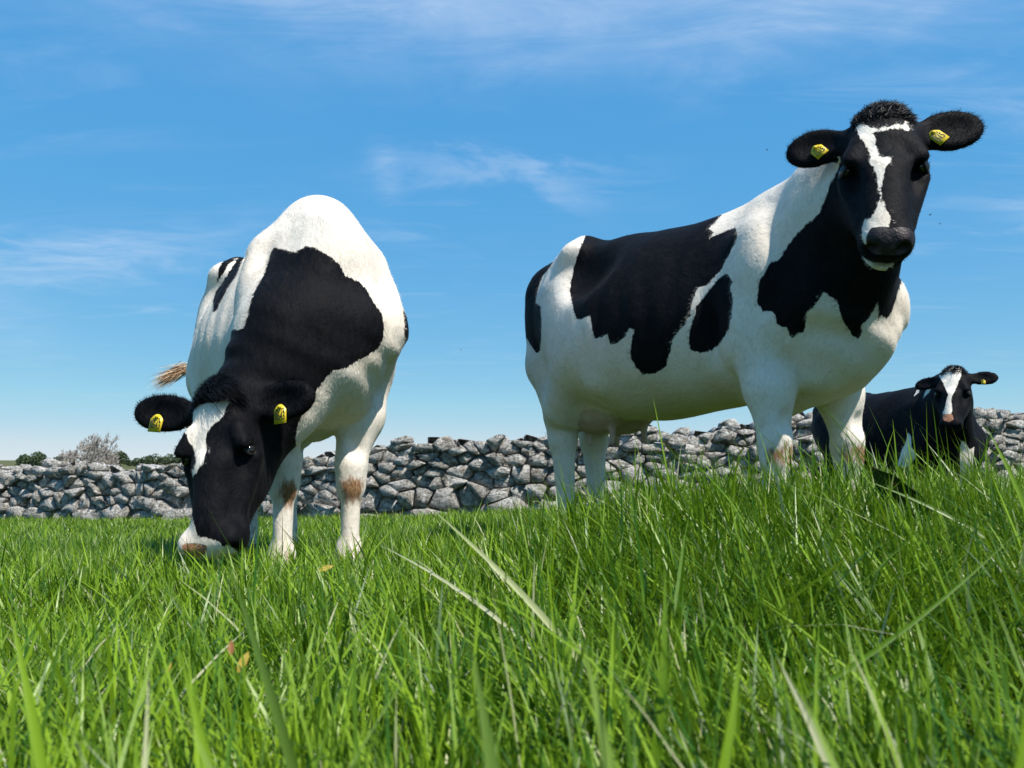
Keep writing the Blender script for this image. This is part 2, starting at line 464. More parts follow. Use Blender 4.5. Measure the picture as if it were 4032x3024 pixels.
# ------------------------------------------------------------------ signed-distance sculpting
class Sculpt:
    def __init__(self, lo, hi, res):
        self.lo = np.array(lo, float); self.res = res
        self.n = np.ceil((np.array(hi)-self.lo)/res).astype(int)+1
        self.d = np.full(self.n, 0.4, np.float32)
        self.g = np.zeros(self.n, np.int8)
        self.ax = [self.lo[i]+np.arange(self.n[i])*res for i in range(3)]

    def _sub(self, lo, hi):
        i0 = np.clip(np.floor((np.array(lo)-self.lo)/self.res).astype(int), 0, self.n)
        i1 = np.clip(np.ceil((np.array(hi)-self.lo)/self.res).astype(int)+1, 0, self.n)
        sl = tuple(slice(a, b) for a, b in zip(i0, i1))
        X = self.ax[0][sl[0]].astype(np.float32)[:, None, None]
        Y = self.ax[1][sl[1]].astype(np.float32)[None, :, None]
        Z = self.ax[2][sl[2]].astype(np.float32)[None, None, :]
        return sl, X, Y, Z

    def _merge(self, sl, v, k, grp):
        a = self.d[sl]
        if a.size == 0: return
        self.g[sl][v < a] = grp
        h = np.maximum(k-np.abs(a-v), 0)/k
        self.d[sl] = np.minimum(a, v) - h*h*k*0.25

    def _carve(self, sl, v, k):
        a = self.d[sl]
        if a.size == 0: return
        v = -v
        h = np.maximum(k-np.abs(a-v), 0)/k
        self.d[sl] = np.maximum(a, v) + h*h*k*0.25

    def cone(self, a, b, ra, rb, k=0.04, grp=1, side=None, flat=1.0):
        """rounded cone a-b; across unit vector `side` it is `flat` times as wide"""
        a = np.array(a, float); b = np.array(b, float)
        m = max(ra, rb)*max(flat, 1) + k + 0.03
        sl, X, Y, Z = self._sub(np.minimum(a, b)-m, np.maximum(a, b)+m)
        if side is not None:
            s = np.array(side, float); s = s/np.linalg.norm(s)
            q = 1.0/flat - 1.0
            D = X*s[0]+Y*s[1]+Z*s[2]
            a2 = a + q*np.dot(a, s)*s; b2 = b + q*np.dot(b, s)*s
            PX, PY, PZ = X+q*D*s[0]-a2[0], Y+q*D*s[1]-a2[1], Z+q*D*s[2]-a2[2]
            ab = b2-a2
        else:
            PX, PY, PZ = X-a[0], Y-a[1], Z-a[2]; ab = b-a
        L2 = max(np.dot(ab, ab), 1e-9)
        t = np.clip((PX*ab[0]+PY*ab[1]+PZ*ab[2])/L2, 0, 1)
        r = ra+(rb-ra)*t
        v = np.sqrt((PX-t*ab[0])**2+(PY-t*ab[1])**2+(PZ-t*ab[2])**2)-r
        if flat < 1: v = v*max(flat, 0.5)
        self._merge(sl, v.astype(np.float32), k, grp)

    def ell(self, c, rad, R=None, k=0.04, grp=1, carve=False):
        c = np.array(c, float); rad = np.array(rad, float)
        m = rad.max()+k+0.03
        sl, X, Y, Z = self._sub(c-m, c+m)
        X, Y, Z = X-c[0], Y-c[1], Z-c[2]
        if R is None: R = np.eye(3)
        u = [(X*R[i][0]+Y*R[i][1]+Z*R[i][2]) for i in range(3)]
        k0 = np.sqrt(sum((u[i]/rad[i])**2 for i in range(3)))
        k1 = np.sqrt(sum((u[i]/rad[i]**2)**2 for i in range(3)))
        v = (k0*(k0-1)/np.maximum(k1, 1e-6)).astype(np.float32)
        if carve: self._carve(sl, v, k)
        else: self._merge(sl, v, k, grp)

    def loft(self, xs, zt, zb, w, zcf=0.45, pt=1.6, pb=2.2, k=0.05, grp=1, dz=0.0):
        x0, x1 = min(xs), max(xs)
        sl, X, Y, Z = self._sub((x0-0.1, -0.62, min(zb)-0.1+dz), (x1+0.1, 0.62, max(zt)+0.12+dz))
        xx = X.ravel()
        fx = np.linspace(x0-0.05, x1+0.05, 400)
        o = np.argsort(xs)
        ker = np.hanning(41); ker /= ker.sum()

        def tab(v):
            y = np.interp(fx, np.array(xs)[o], np.array(v)[o])
            y = np.convolve(np.pad(y, 20, mode='edge'), ker, 'valid')
            return np.interp(xx, fx, y)
        T, B, Wd = tab(zt)+dz, tab(zb)+dz, tab(w)
        e = np.clip(np.minimum(xx-(x0-0.02), (x1+0.02)-xx), 0, None)
        cap = np.sqrt(np.clip(1-(1-np.clip(e/0.09, 0, 1))**2, 1e-4, 1))
        zc = B+(T-B)*zcf
        Wd = np.maximum(Wd*cap, 0.004)
        ht = np.maximum((T-zc)*cap, 0.004); hb = np.maximum((zc-B)*cap, 0.004)
        r3 = lambda q: q[:, None, None].astype(np.float32)
        zc, Wd, ht, hb = r3(zc), r3(Wd), r3(ht), r3(hb)
        dzv = Z-zc
        up = dzv > 0
        h = np.where(up, ht, hb)
        kx = np.clip((-xx-.15)/.6, 0, 1)
        ptx = r3(pt+(max(pt, 1.65)-pt)*kx*kx*(3-2*kx))
        p = np.where(up, ptx, np.float32(pb))
        tt = np.abs(dzv)/h
        yy = np.abs(Y)/Wd
        Fv = yy**2.2 + tt**p - 1
        gy = 2.2*yy**1.2/Wd; gz = p*np.maximum(tt, 1e-3)**(p-1)/h
        v = Fv/np.sqrt(gy*gy+gz*gz+4.0)
        v = np.clip(v, -0.3, 0.4)
        out = ((xx < x0-0.02) | (xx > x1+0.02))
        v[out] = 0.4
        self._merge(sl, v.astype(np.float32), k, grp)

    def mesh(self, smooth=1):
        d = self.d; s = d < 0
        n = self.n
        cs = [s[i:n[0]-1+i, j:n[1]-1+j, k:n[2]-1+k] for i in (0, 1) for j in (0, 1) for k in (0, 1)]
        anyv = cs[0].copy(); allv = cs[0].copy()
        for c in cs[1:]:
            anyv |= c; allv &= c
        act = anyv & ~allv
        I = np.argwhere(act)
        idx = np.full(act.shape, -1, np.int32)
        idx[act] = np.arange(len(I))
        acc = np.zeros((len(I), 3)); cnt = np.zeros(len(I))
        cor = {(i, j, k): d[I[:, 0]+i, I[:, 1]+j, I[:, 2]+k] for i in (0, 1) for j in (0, 1) for k in (0, 1)}
        for ax in range(3):
            o1, o2 = [q for q in range(3) if q != ax]
            for u in (0, 1):
                for w in (0, 1):
                    c0 = [0, 0, 0]; c0[o1] = u; c0[o2] = w
                    c1 = list(c0); c1[ax] = 1
                    va, vb = cor[tuple(c0)], cor[tuple(c1)]
                    cr = (va < 0) != (vb < 0)
                    t = np.where(cr, va/np.where(cr, va-vb, 1), 0)
                    p = np.tile(np.array(c0, float), (len(I), 1)); p[:, ax] = t
                    acc[cr] += p[cr]; cnt[cr] += 1
        V = self.lo + (I + acc/cnt[:, None])*self.res
        quads = []
        for ax in range(3):
            o1, o2 = [(1, 2), (2, 0), (0, 1)][ax]
            sa = [slice(None)]*3; sb = [slice(None)]*3
            sa[ax] = slice(0, n[ax]-1); sb[ax] = slice(1, n[ax])
            A, B = s[tuple(sa)], s[tuple(sb)]
            e = np.argwhere(A != B)
            e = e[(e[:, o1] > 0) & (e[:, o2] > 0) & (e[:, o1] < n[o1]-1) & (e[:, o2] < n[o2]-1)]
            ins = A[e[:, 0], e[:, 1], e[:, 2]]
            def cell(a, b):
                q = e.copy(); q[:, o1] -= a; q[:, o2] -= b
                return idx[q[:, 0], q[:, 1], q[:, 2]]
            q = np.stack([cell(1, 1), cell(0, 1), cell(0, 0), cell(1, 0)], 1)
            q[~ins] = q[~ins][:, ::-1]
            quads.append(q)
        Q = np.concatenate(quads)
        Q = Q[(Q >= 0).all(1)]
        gi = np.round((V-self.lo)/self.res).astype(int)
        G = self.g[gi[:, 0], gi[:, 1], gi[:, 2]]
        for _ in range(smooth):
            S = np.zeros_like(V); C = np.zeros(len(V))
            for a, b in ((0, 1), (1, 2), (2, 3), (3, 0)):
                np.add.at(S, Q[:, a], V[Q[:, b]]); np.add.at(C, Q[:, a], 1)
                np.add.at(S, Q[:, b], V[Q[:, a]]); np.add.at(C, Q[:, b], 1)
            V = V*0.45 + 0.55*S/np.maximum(C, 1)[:, None]
        # keep the largest piece only
        return V, Q, G


def vert_normals(V, Q):
    n = np.cross(V[Q[:, 2]]-V[Q[:, 0]], V[Q[:, 3]]-V[Q[:, 1]])
    N = np.zeros_like(V)
    for c in range(4): np.add.at(N, Q[:, c], n)
    return N/np.maximum(np.linalg.norm(N, axis=1), 1e-12)[:, None]


def poly_sd(P, poly):
    """signed distance, positive inside (pixels)"""
    poly = np.asarray(poly, float)
    d = np.full(len(P), 1e9); ins = np.zeros(len(P), bool)
    m = len(poly)
    for i in range(m):
        a, b = poly[i], poly[(i+1) % m]
        e = b-a; w = P-a
        t = np.clip((w@e)/max(e@e, 1e-9), 0, 1)
        d = np.minimum(d, ((w-t[:, None]*e)**2).sum(1))
        c = ((a[1] <= P[:, 1]) != (b[1] <= P[:, 1]))
        xi = a[0]+(P[:, 1]-a[1])*(e[0]/(e[1] if abs(e[1]) > 1e-9 else 1e-9))
        ins ^= c & (P[:, 0] < xi)
    d = np.sqrt(d)
    return np.where(ins, d, -d)


def zc(ox, oy, sc, pts):
    """picture coordinates read from an enlarged crop -> 1024 px frame"""
    return [((ox+u/sc)/3.9375, (oy+v/sc)/3.9375) for u, v in pts]


def unit(v):
    v = np.asarray(v, float); return v/np.linalg.norm(v)


# ------------------------------------------------------------------ cows
BODY, NECK, HEAD, LEG, UDDER, TAIL = 1, 2, 3, 4, 5, 6


class Cow:
    """one cow, sculpted in its own frame: x forward, y to its left, z up, origin under the forefeet"""
    def __init__(self, label, base, yaw, poll, muzzle, turn, ears, legs, res, scale=1.0, lying=False, tail=None, wf=1.0, wz=0.0, hw=1.0, pt=1.55, mz=1.0):
        self.root = empty('dairy_cow', base, yaw)
        self.root.scale = (scale,)*3
        tag(self.root, label, 'cow', 'black and white cows in the field')
        self.M = Matrix.Translation(base) @ Matrix.Rotation(yaw, 4, 'Z') @ Matrix.Scale(scale, 4)
        self.Mi = self.M.inverted()
        self.lying = lying
        self.res = res
        # head frame in the cow's own space
        pw, mw = np.array(poll), np.array(muzzle)
        fw = unit(mw-pw)
        cw = np.array([0, 0, CAMZ])-pw
        uw = unit(cw-np.dot(cw, fw)*fw)
        sw = np.cross(uw, fw)                        # towards the cow's own left (picture right)
        uw2 = uw*math.cos(turn)+sw*math.sin(turn)
        sw2 = np.cross(uw2, fw)
        R3 = np.array(self.Mi.to_3x3())*scale
        self.p0 = self.loc(pw); self.f = R3@fw; self.u = R3@uw2; self.s = R3@sw2
        self.wz, self.hw, self.pt, self.mz = wz, hw, pt, mz
        self.hs = np.linalg.norm(mw-pw)/0.54/scale
        self.build(ears, legs, tail, wf)

    def loc(self, w): return np.array(self.Mi @ Vector(np.asarray(w, float).tolist()))

    def hp(self, a, b, c): return self.p0 + self.hs*(a*self.f + self.hw*(b*self.u + c*self.s))

    def build(self, ears, legs, tail, wf):
        lo = np.array([-1.78, -0.66, -0.03]); hi = np.array([0.45, 0.66, 1.56])
        hpts = np.array([self.hp(a, b, c) for a in (-.1, .62) for b in (-.3, .12) for c in (-.34, .34)])
        lo = np.minimum(lo, hpts.min(0)-0.02); hi = np.maximum(hi, hpts.max(0)+0.02)
        if tail is not None:
            tp = np.array(tail); lo = np.minimum(lo, tp.min(0)-0.06); hi = np.maximum(hi, tp.max(0)+0.06)
        S = Sculpt(lo, hi, self.res)
        dz = -0.50 if self.lying else 0.0
        # trunk
        xs = [.30, .20, .08, -.08, -.28, -.5, -.75, -1.0, -1.2, -1.38, -1.52]
        z_ = self.wz
        zt = [1.10, 1.25+z_*.5, 1.375+z_, 1.43+z_, 1.42+z_*.8, 1.40+z_*.4, 1.40, 1.425, 1.44, 1.41, 1.33]
        zb = [.74, .65, .615, .605, .595, .575, .555, .60, .72, .82, .98]
        w = [.15, .21, .25, .275, .315, .375, .405, .385, .32, .25, .165]
        w = [q*wf for q in w]
        S.loft(xs, zt, zb, w, 0.44, self.pt, 2.3, 0.05, BODY, dz)
        for s in (1, -1):
            # withers, blade, point of shoulder
            S.cone((-.06, .05*s, 1.33+z_+dz), (-.02, .145*s, 1.19+z_*.5+dz), .065, .085, .08, BODY)
            S.cone((-.02, .145*s, 1.19+z_*.5+dz), (.03, .160*s, 1.02+dz), .085, .115, .10, BODY)
            S.cone((.03, .155*s, 1.05+dz), (.19, .155*s, .93+dz), .12, .098, .06, BODY)
            S.cone((-.12, .13*s, 1.16+z_*.5+dz), (-.04, .185*s, .88+dz), .08, .10, .08, BODY)
            S.cone((-.12, .125*s, 1.25+z_*.7+dz), (.04, .205*s, .97+dz), .028, .035, .06, BODY)
            S.cone((-.13, .225*s, .80+dz), (-.10, .225*s, .77+dz), .05, .045, .05, BODY)
            # hook and pin bones, thurl
            S.cone((-1.06, .16*s, 1.385+dz), (-1.02, .245*s*min(wf+.04, 1), 1.325+dz), .055, .048, .09, BODY)
            S.cone((-1.02, .24*s*min(wf+.04, 1), 1.32+dz), (-1.46, .12*s, 1.28+dz), .042, .052, .08, BODY)
            S.ell((-.85, .335*s*wf, 1.235+dz), (.15, .085, .12), k=0.10, carve=True)        # hollow before the hook
            S.ell((-1.26, .31*s, 1.27+dz), (.12, .05, .07), k=0.07, carve=True)
        S.cone((-1.2, 0, 1.40+dz), (-1.52, 0, 1.375+dz), .05, .045, .06, BODY)
        if not self.lying:
            for s in (1, -1):
                fl = legs['front_left' if s > 0 else 'front_right']
                rl = legs['rear_left' if s > 0 else 'rear_right']
                fx, fy = fl; rx, ry = rl
                # foreleg
                S.cone((.17, .160*s, .92), (-.04, .185*s, .79), .098, .092, .045, LEG)
                S.cone((-.05, .190*s, .83), (fx*.45, .5*(.19*s+fy), .63), .105, .082, .03, LEG)
                S.cone((fx*.45, .5*(.19*s+fy), .63), (fx*.8+.01, fy, .48), .082, .057, .04, LEG)
                S.cone((fx*.85+.015, fy, .445), (fx*.88+.012, fy, .385), .057, .053, .025, LEG)
                S.cone((fx*.85-.035, fy, .43), (fx*.88-.03, fy, .41), .026, .024, .02, LEG)
                S.ell((fx*.8+.065, fy, .52), (.02, .02, .03), k=.03, carve=True)
                S.cone((fx*.85+.015, fy, .37), (fx+.008, fy, .19), .036, .031, .025, LEG)
                S.cone((fx*.85-.022, fy, .37), (fx-.028, fy, .19), .020, .020, .02, LEG)
                S.cone((fx-.005, fy, .165), (fx, fy, .145), .045, .045, .02, LEG)
                S.cone((fx, fy, .145), (fx+.045, fy, .07), .041, .045, .02, LEG)
                # hind leg
                S.cone((-1.14, .150*s, 1.17), (-.99, .225*s, .83), .165, .115, .07, LEG)
                S.cone((-1.38, .125*s, 1.20), (-1.37, .155*s, .84), .125, .10, .07, LEG)
                S.cone((-1.0, .215*s, .84), (rx+.03, .5*(.2*s+ry), .63), .140, .108, .06, LEG)
                S.cone((-1.34, .155*s, .86), (rx-.045, .6*ry+.4*.17*s, .60), .118, .070, .05, LEG)
                S.cone((rx-.045, ry, .575), (rx-.02, ry, .48), .070, .071, .03, LEG)
                S.cone((rx-.07, ry, .60), (rx-.055, ry, .54), .03, .036, .03, LEG)
                S.cone((rx-.02, ry, .48), (rx, ry, .20), .060, .042, .03, LEG)
                S.cone((rx, ry, .17), (rx+.005, ry, .15), .046, .046, .02, LEG)
                S.cone((rx+.005, ry, .15), (rx+.05, ry, .07), .042, .046, .02, LEG)
                # flank fold
                S.cone((-.90, .27*s, .90), (-.78, .30*s, .72), .07, .04, .08, BODY)
                # udder half
                S.ell((-1.06, .085*s, .69), (.215, .125, .185), k=0.05, grp=UDDER)
                S.cone((-.945, .095*s, .55), (-.94, .10*s, .465), .017, .0125, .02, UDDER)
                S.cone((-1.12, .085*s, .53), (-1.12, .085*s, .455), .017, .0125, .02, UDDER)
            S.cone((.18, 0, .78), (-.1, 0, .66), .14, .12, .05, BODY)              # brisket
            S.cone((.27, 0, .80), (.06, 0, .645), .065, .04, .07, BODY)
            for s in (1, -1):
                S.cone((.25, .085*s, .93), (.12, .075*s, .70), .095, .080, .045, BODY)
                S.cone((.20, .155*s, .97), (.24, .135*s, .88), .075, .07, .05, BODY)
                S.ell((-.17, .30*s, .80), (.025, .05, .13), k=0.05, carve=True)
                S.ell((.10, .205*s, 1.14), (.035, .03, .15), k=0.06, carve=True)
        else:
            for s in (1, -1):
                S.cone((.14, .185*s, .42), (-.08, .22*s, .25), .115, .11, .08, LEG)
                S.cone((-.06, .22*s, .2), (.26, .17*s, .11), .08, .06, .05, LEG)
                S.cone((.27, .17*s, .10), (-.02, .24*s, .045), .056, .04, .03, LEG)
                S.cone((-.02, .24*s, .045), (-.1, .23*s, .05), .045, .045, .02, LEG)
                S.cone((-1.1, .20*s, .62), (-.82, .31*s, .25), .19, .15, .10, LEG)
                S.cone((-.82, .31*s, .22), (-1.2, .34*s, .12), .13, .07, .06, LEG)
                S.cone((-1.2, .34*s, .10), (-.86, .41*s, .05), .055, .042, .04, LEG)
            S.cone((.2, 0, .3), (-.1, 0, .18), .15, .15, .1, BODY)
            S.cone((.22, 0, .25), (.12, 0, .12), .09, .07, .06, BODY)
        # neck
        h = self.hp
        hs = self.hs
        nb = np.array([.02, 0, 1.10+dz]); thr = h(.13, -.155, 0)
        mid = .5*(nb+thr) + np.array([0, 0, .0])
        sd0 = np.array([0, 1.0, 0]); sd1 = unit(self.s*0.6+sd0*0.4*np.sign(np.dot(self.s, sd0)))
        S.cone(nb, mid, .30, .205, .08, NECK, sd0, .55)
        S.cone(mid, thr, .21, .135*hs, .08, NECK, sd1, .74)
        cr = h(.02, -.12, 0)
        top = np.array([-.06, 0, 1.36+z_+dz])
        cm = .5*(top+cr)+.0*self.u
        S.cone(top, cm, .075, .07, .09, NECK)
        S.cone(cm, cr, .07, .07*hs, .08, NECK)
        thl = h(.2, -.22, 0)
        bl = np.array([.22, 0, .88+dz])
        S.cone(bl, .5*(bl+thl)+np.array([0, 0, -.02]), .12, .075, .09, NECK)
        S.cone(.5*(bl+thl)+np.array([0, 0, -.02]), thl, .075, .06, .07, NECK)
        # head
        R = np.array([self.f, self.u, self.s])

        def E(c, r, k, carve=False, grp=HEAD):
            S.ell(h(*c), np.array(r)*hs, R, k*hs, grp, carve)

        def C(a, b, ra, rb, k, flat=1.0):
            S.cone(h(*a), h(*b), ra*hs, rb*hs, k*hs, HEAD, self.s, flat)
        E((.085, -.080, 0), (.115, .080, .098), .03)
        E((.025, -.075, 0), (.06, .07, .072), .03)
        C((.10, -.085, 0), (.24, -.080, 0), .080, .078, .03, 1.24)
        C((.24, -.082, 0), (.46, -.078, 0), .076, .056, .03, 1.06)
        C((.26, -.022, 0), (.44, -.030, 0), .024, .022, .05, 1.5)
        for s in (1, -1):
            E((.205, -.062, .088*s), (.045, .040, .034), .03)
            C((.145, -.030, .072*s), (.205, -.022, .100*s), .026, .020, .03)
            C((.235, -.085, .098*s), (.40, -.095, .062*s), .022, .02, .04)
            E((.225, -.150, .060*s), (.125, .095, .040), .05)
            C((.15, -.215, .045*s), (.44, -.140, .028*s), .045, .034, .05)
            E((.500, -.052, .043*s*self.mz), (.036, .032, .030), .025)
            E((.47, -.10, .043*s*self.mz), (.05, .033, .030), .03)
        E((.485, -.078, 0), (.060, .056, .070*self.mz), .035)
        E((.478, -.138, 0), (.058, .030, .050), .018)
        for s in (1, -1):
            E((.538, -.052, .050*s*self.mz), (.030, .017, .017), .006, True)
            E((.216, -.050, .121*s), (.021, .017, .021), .008, True)
            E((.27, -.045, .090*s), (.05, .02, .02), .03, True)
        E((.505, -.121, 0), (.080, .008, .085), .010, True)
        # ears
        self.ear = {}
        for s, key in ((1, 'left'), (-1, 'right')):
            (da, db, dc), (na, nb_, nc), ln, wd = ears[key]
            d = unit(da*self.f+db*self.u+dc*s*self.s)
            nn = na*self.f+nb_*self.u+nc*s*self.s
            nn = unit(nn-np.dot(nn, d)*d)
            wv = np.cross(nn, d)
            r0 = h(.055, -.085, .085*s)
            RR = np.array([d, wv, nn])
            S.cone(r0-d*.02, r0+d*.045*hs, .036*hs, .032*hs, .03, HEAD)
            ce = r0+d*(ln*.56)
            S.ell(ce, (ln*.5, wd*.5, .020), RR, .025, HEAD)
            S.ell(ce+d*.1*ln, (ln*.40, wd*.42, .017), RR, .02, HEAD)
            S.ell(ce+nn*.030+d*.0, (ln*.40, wd*.36, .026), RR, .012, HEAD, True)
            self.ear[key] = (r0, d, wv, nn, ln, wd)
        if tail is not None:
            for i in range(len(tail)-1):
                r0_ = .034-.022*i/len(tail); r1_ = .034-.022*(i+1)/len(tail)
                S.cone(tail[i], tail[i+1], r0_, r1_, .03, TAIL)
        V, Q, G = S.mesh(2)
        # fine muscle and skin relief
        N = vert_normals(V, Q)
        q = V*1.0
        rel = .0035*np.sin(q[:, 0]*9+1.3*np.sin(q[:, 2]*7))*np.sin(q[:, 2]*8+q[:, 1]*4) \
            + .0022*np.sin(q[:, 0]*23+2*np.sin(q[:, 2]*11))*np.sin(q[:, 2]*6.1)
        ribs = .0038*np.sin(q[:, 0]*52+q[:, 2]*9)*np.exp(-((q[:, 0]+.55)/.3)**2)*np.exp(-((q[:, 2]-dz-1.02)/.2)**2)
        wr = np.exp(-((q[:, 0]-.24)/.13)**2-((q[:, 2]-dz-.76)/.13)**2)
        ribs = ribs+.0045*wr*np.sin(q[:, 1]*34+q[:, 2]*46+2*np.sin(q[:, 2]*15))
        spine = .006*np.exp(-(q[:, 1]/.03)**2)*np.abs(np.sin(q[:, 0]*30))*(N[:, 2] > .5)*(q[:, 0] < -.3)
        rel = np.where((G == BODY) | (G == NECK), rel+ribs+spine, 0)
        fold = np.zeros(len(V))
        ng = G == NECK
        fold[ng] = .0022*np.sin(((V[ng]-self.p0)@unit(top-self.p0))*62+3*np.sin(V[ng][:, 2]*9))*np.clip((0.45-np.linalg.norm(V[ng]-self.p0, axis=1))/.3, 0, 1)
        V = V+N*(rel+fold)[:, None]
        self.V, self.Q, self.G = V, Q, G
        self.N = vert_normals(V, Q)
        self.Vw = V@np.array(self.M.to_3x3()).T+np.array(self.M.translation)
        self.Nw = self.N@(np.array(self.M.to_3x3())/self.M.to_scale()[0]).T

    def finish(self, bd, brown, pink, nose, fuzz=50000, coat=None):
        coat = coat or COAT
        at_ = dict(bd=bd, brown=brown, pink=pink, nose=nose)
        self.body = mesh_np('body', self.V, self.Q, 4, coat, self.root, True, at_)
        # short coat hair standing off the skin
        tri = self.Q[:, :3]
        a, b, c = self.V[tri[:, 0]], self.V[tri[:, 1]], self.V[tri[:, 2]]
        ar = np.linalg.norm(np.cross(b-a, c-a), axis=1)
        ok = (nose[tri[:, 0]] < .4) & (self.V[tri[:, 0], 2] > .06)
        edge_ear = (self.G[tri[:, 0]] == HEAD) & (np.abs((a-self.p0)@self.s) > .12*self.hs)
        ar = ar*ok*np.where(edge_ear, 2.5, 1.0)
        pick = RNG.choice(len(tri), fuzz, p=ar/ar.sum())
        u, v = RNG.random(fuzz), RNG.random(fuzz)
        sw = u+v > 1; u[sw] = 1-u[sw]; v[sw] = 1-v[sw]
        P = a[pick]+(b-a)[pick]*u[:, None]+(c-a)[pick]*v[:, None]
        vi = tri[pick, 0]
        n = self.N[vi]; g = self.G[vi]
        fl = np.tile(np.array([-1.0, 0, -.75]), (fuzz, 1))
        fl[g == LEG] = (0, 0, -1)
        hd = g == HEAD
        aa = (P-self.p0)@self.f/self.hs
        fl[hd] = np.where((aa[hd] < .26)[:, None], -self.f[None], self.f[None]*.7)
        side = (P-self.p0)@self.s
        fl[hd] += self.s[None]*np.sign(side[hd])[:, None]*.5
        fq = 17.0
        fl[:, 0] += .55*np.sin(P[:, 2]*fq+2*np.sin(P[:, 0]*9))*np.sin(P[:, 1]*13+P[:, 0]*fq)
        fl[:, 2] += .55*np.sin(P[:, 0]*fq*1.2+2*np.sin(P[:, 2]*8))
        fl += RNG.normal(0, .22, fl.shape)
        fl -= (fl*n).sum(1)[:, None]*n
        fl /= np.maximum(np.linalg.norm(fl, axis=1), 1e-6)[:, None]
        ear_far = hd & (np.abs(side) > .13*self.hs) & (aa < .2)
        ln = RNG.uniform(.008, .018, fuzz)
        ln[hd] *= .9
        stand = RNG.uniform(.08, .30, fuzz)
        ln *= np.where((np.abs(bd[vi]) < .012) & ~hd, 1.3, 1.0)
        white_face = hd & (bd[vi] < -.002)
        ln[white_face & (aa < .28)] *= 1.25
        ln[ear_far] *= RNG.uniform(.8, 1.5, int(ear_far.sum())); stand[ear_far] = RNG.uniform(.2, .75, int(ear_far.sum()))
        d = unit_rows(fl+n*stand[:, None])
        w = unit_rows(np.cross(d, n))*(0.00055)
        T = np.stack([P-n*.002-w, P-n*.002+w, P+d*ln[:, None]], 1).reshape(-1, 3)
        rep = lambda q: np.repeat(q[vi], 3)
        o = mesh_np('coat_hair', T, np.arange(len(T)), 3, coat, self.body, True,
                    dict(bd=rep(bd), brown=rep(brown), pink=rep(pink), nose=rep(nose)))
        tag(o, kind='stuff')
        self.eyes()

    def eyes(self):
        for s in (1, -1):
            out = unit(self.s*s+self.u*.38-self.f*.02)
            c = self.hp(.216, -.056, (.104-.05*(self.hw-1))*s)
            e = sphere_mesh('eye', c, .0205*self.hs, EYE, self.root)
            # lids: a ring of skin round the eyeball, open in the middle
            m1, m2 = 20, 7
            ax = unit(self.f-np.dot(self.f, out)*out); bx = np.cross(out, ax)
            V = []
            for i in range(m1):
                th = 2*math.pi*i/m1
                rr = ax*math.cos(th)*.0115+bx*math.sin(th)*.0195
                ctr = c+out*.0095*self.hs+rr*self.hs*1.12
                rd = unit(rr)
                for j in range(m2):
                    ph = 2*math.pi*j/m2
                    V.append(ctr+self.hs*(rd*math.cos(ph)*.0085+out*math.sin(ph)*.0050))
            loops = []
            for i in range(m1):
                for j in range(m2):
                    i2, j2 = (i+1) % m1, (j+1) % m2
                    loops += [i*m2+j, i2*m2+j, i2*m2+j2, i*m2+j2]
            mesh_np('eyelid', np.array(V), loops, 4, LID, e, True)

    def strands(self, name, roots, dirs, lens, width, mat, curl, tint, seg=4):
        """hair locks as thin tapering ribbons"""
        n = len(roots)
        dirs = unit_rows(dirs)
        t = np.linspace(0, 1, seg+1)
        side = unit_rows(np.cross(dirs, RNG.normal(0, 1, dirs.shape)))
        V = np.zeros((n, seg+1, 2, 3))
        for i, q in enumerate(t):
            p = roots+dirs*(lens*q)[:, None]+curl*(lens*q*q)[:, None]
            ww = width*(1-q*.9)
            V[:, i, 0] = p-side*ww; V[:, i, 1] = p+side*ww
        V = V.reshape(-1, 3)
        b = (np.arange(n)*(seg+1)*2)[:, None]+np.arange(seg)[None]*2
        Fq = np.stack([b, b+1, b+3, b+2], -1).reshape(-1, 4)
        o = mesh_np(name, V, Fq, 4, mat, self.root, True, dict(tint=np.repeat(tint, (seg+1)*2)))
        return o

    def poll_tuft(self, n=1500, length=.065, mat=None, amax=.06, lift=.55, sweep=(-.2, 0.0), droop=.5):
        q = self.V-self.p0
        a, b, c = q@self.f/self.hs, q@self.u/self.hs/self.hw, q@self.s/self.hs/self.hw
        ok = np.where((self.G == HEAD) & (a < amax-.5*c*c) & (a > -.08) & (np.abs(c) < .085) & (b > -.13))[0]
        i = RNG.choice(ok, n)
        roots = self.V[i]+RNG.normal(0, .004, (n, 3))
        cl = np.sin(c[i]*75+3*np.sin(a[i]*40))
        d = self.N[i]*RNG.uniform(.5, 1.1, n)[:, None]*lift+self.f[None]*(sweep[0]+RNG.normal(0, .25, n))[:, None] \
            + self.s[None]*(sweep[1]+c[i]*3+.3*cl+RNG.normal(0, .18, n))[:, None]
        curl = self.f[None]*droop+self.s[None]*sweep[1]*.8-self.N[i]*.35+RNG.normal(0, .10, (n, 3))
        ln = RNG.uniform(.55, 1.15, n)*length*np.clip(1.15-np.abs(c[i])/.12, .5, 1)
        self.strands('poll_hair', roots, d, ln, .0011, mat or HAIR_BLACK, curl, RNG.random(n))

    def ear_tag(self, key, along, across, size, text, tilt=0.0, lab=None):
        r0, d, wv, nn, ln, wd = self.ear[key]
        dn = -wv if wv[2] > 0 else wv
        c = r0+d*ln*along+dn*wd*across+nn*.020
        # plate hangs mostly downward in the ear plane
        up = unit(-dn*math.cos(tilt)+d*math.sin(tilt))
        rt = unit(np.cross(up, nn))
        w, h = size
        prof = [(-.5, -.5), (.5, -.5), (.5, .22), (.28, .42), (.12, .5), (-.12, .5), (-.28, .42), (-.5, .22)]
        V = []
        for z in (-.0012, .0012):
            for x, y in prof: V.append(c+rt*x*w+up*y*h+nn*z)
        m = len(prof)
        loops = list(range(m))[::-1]+list(range(m, 2*m)); cnt = [m, m]
        for i in range(m):
            j = (i+1) % m
            loops += [i, j, m+j, m+i]; cnt.append(4)
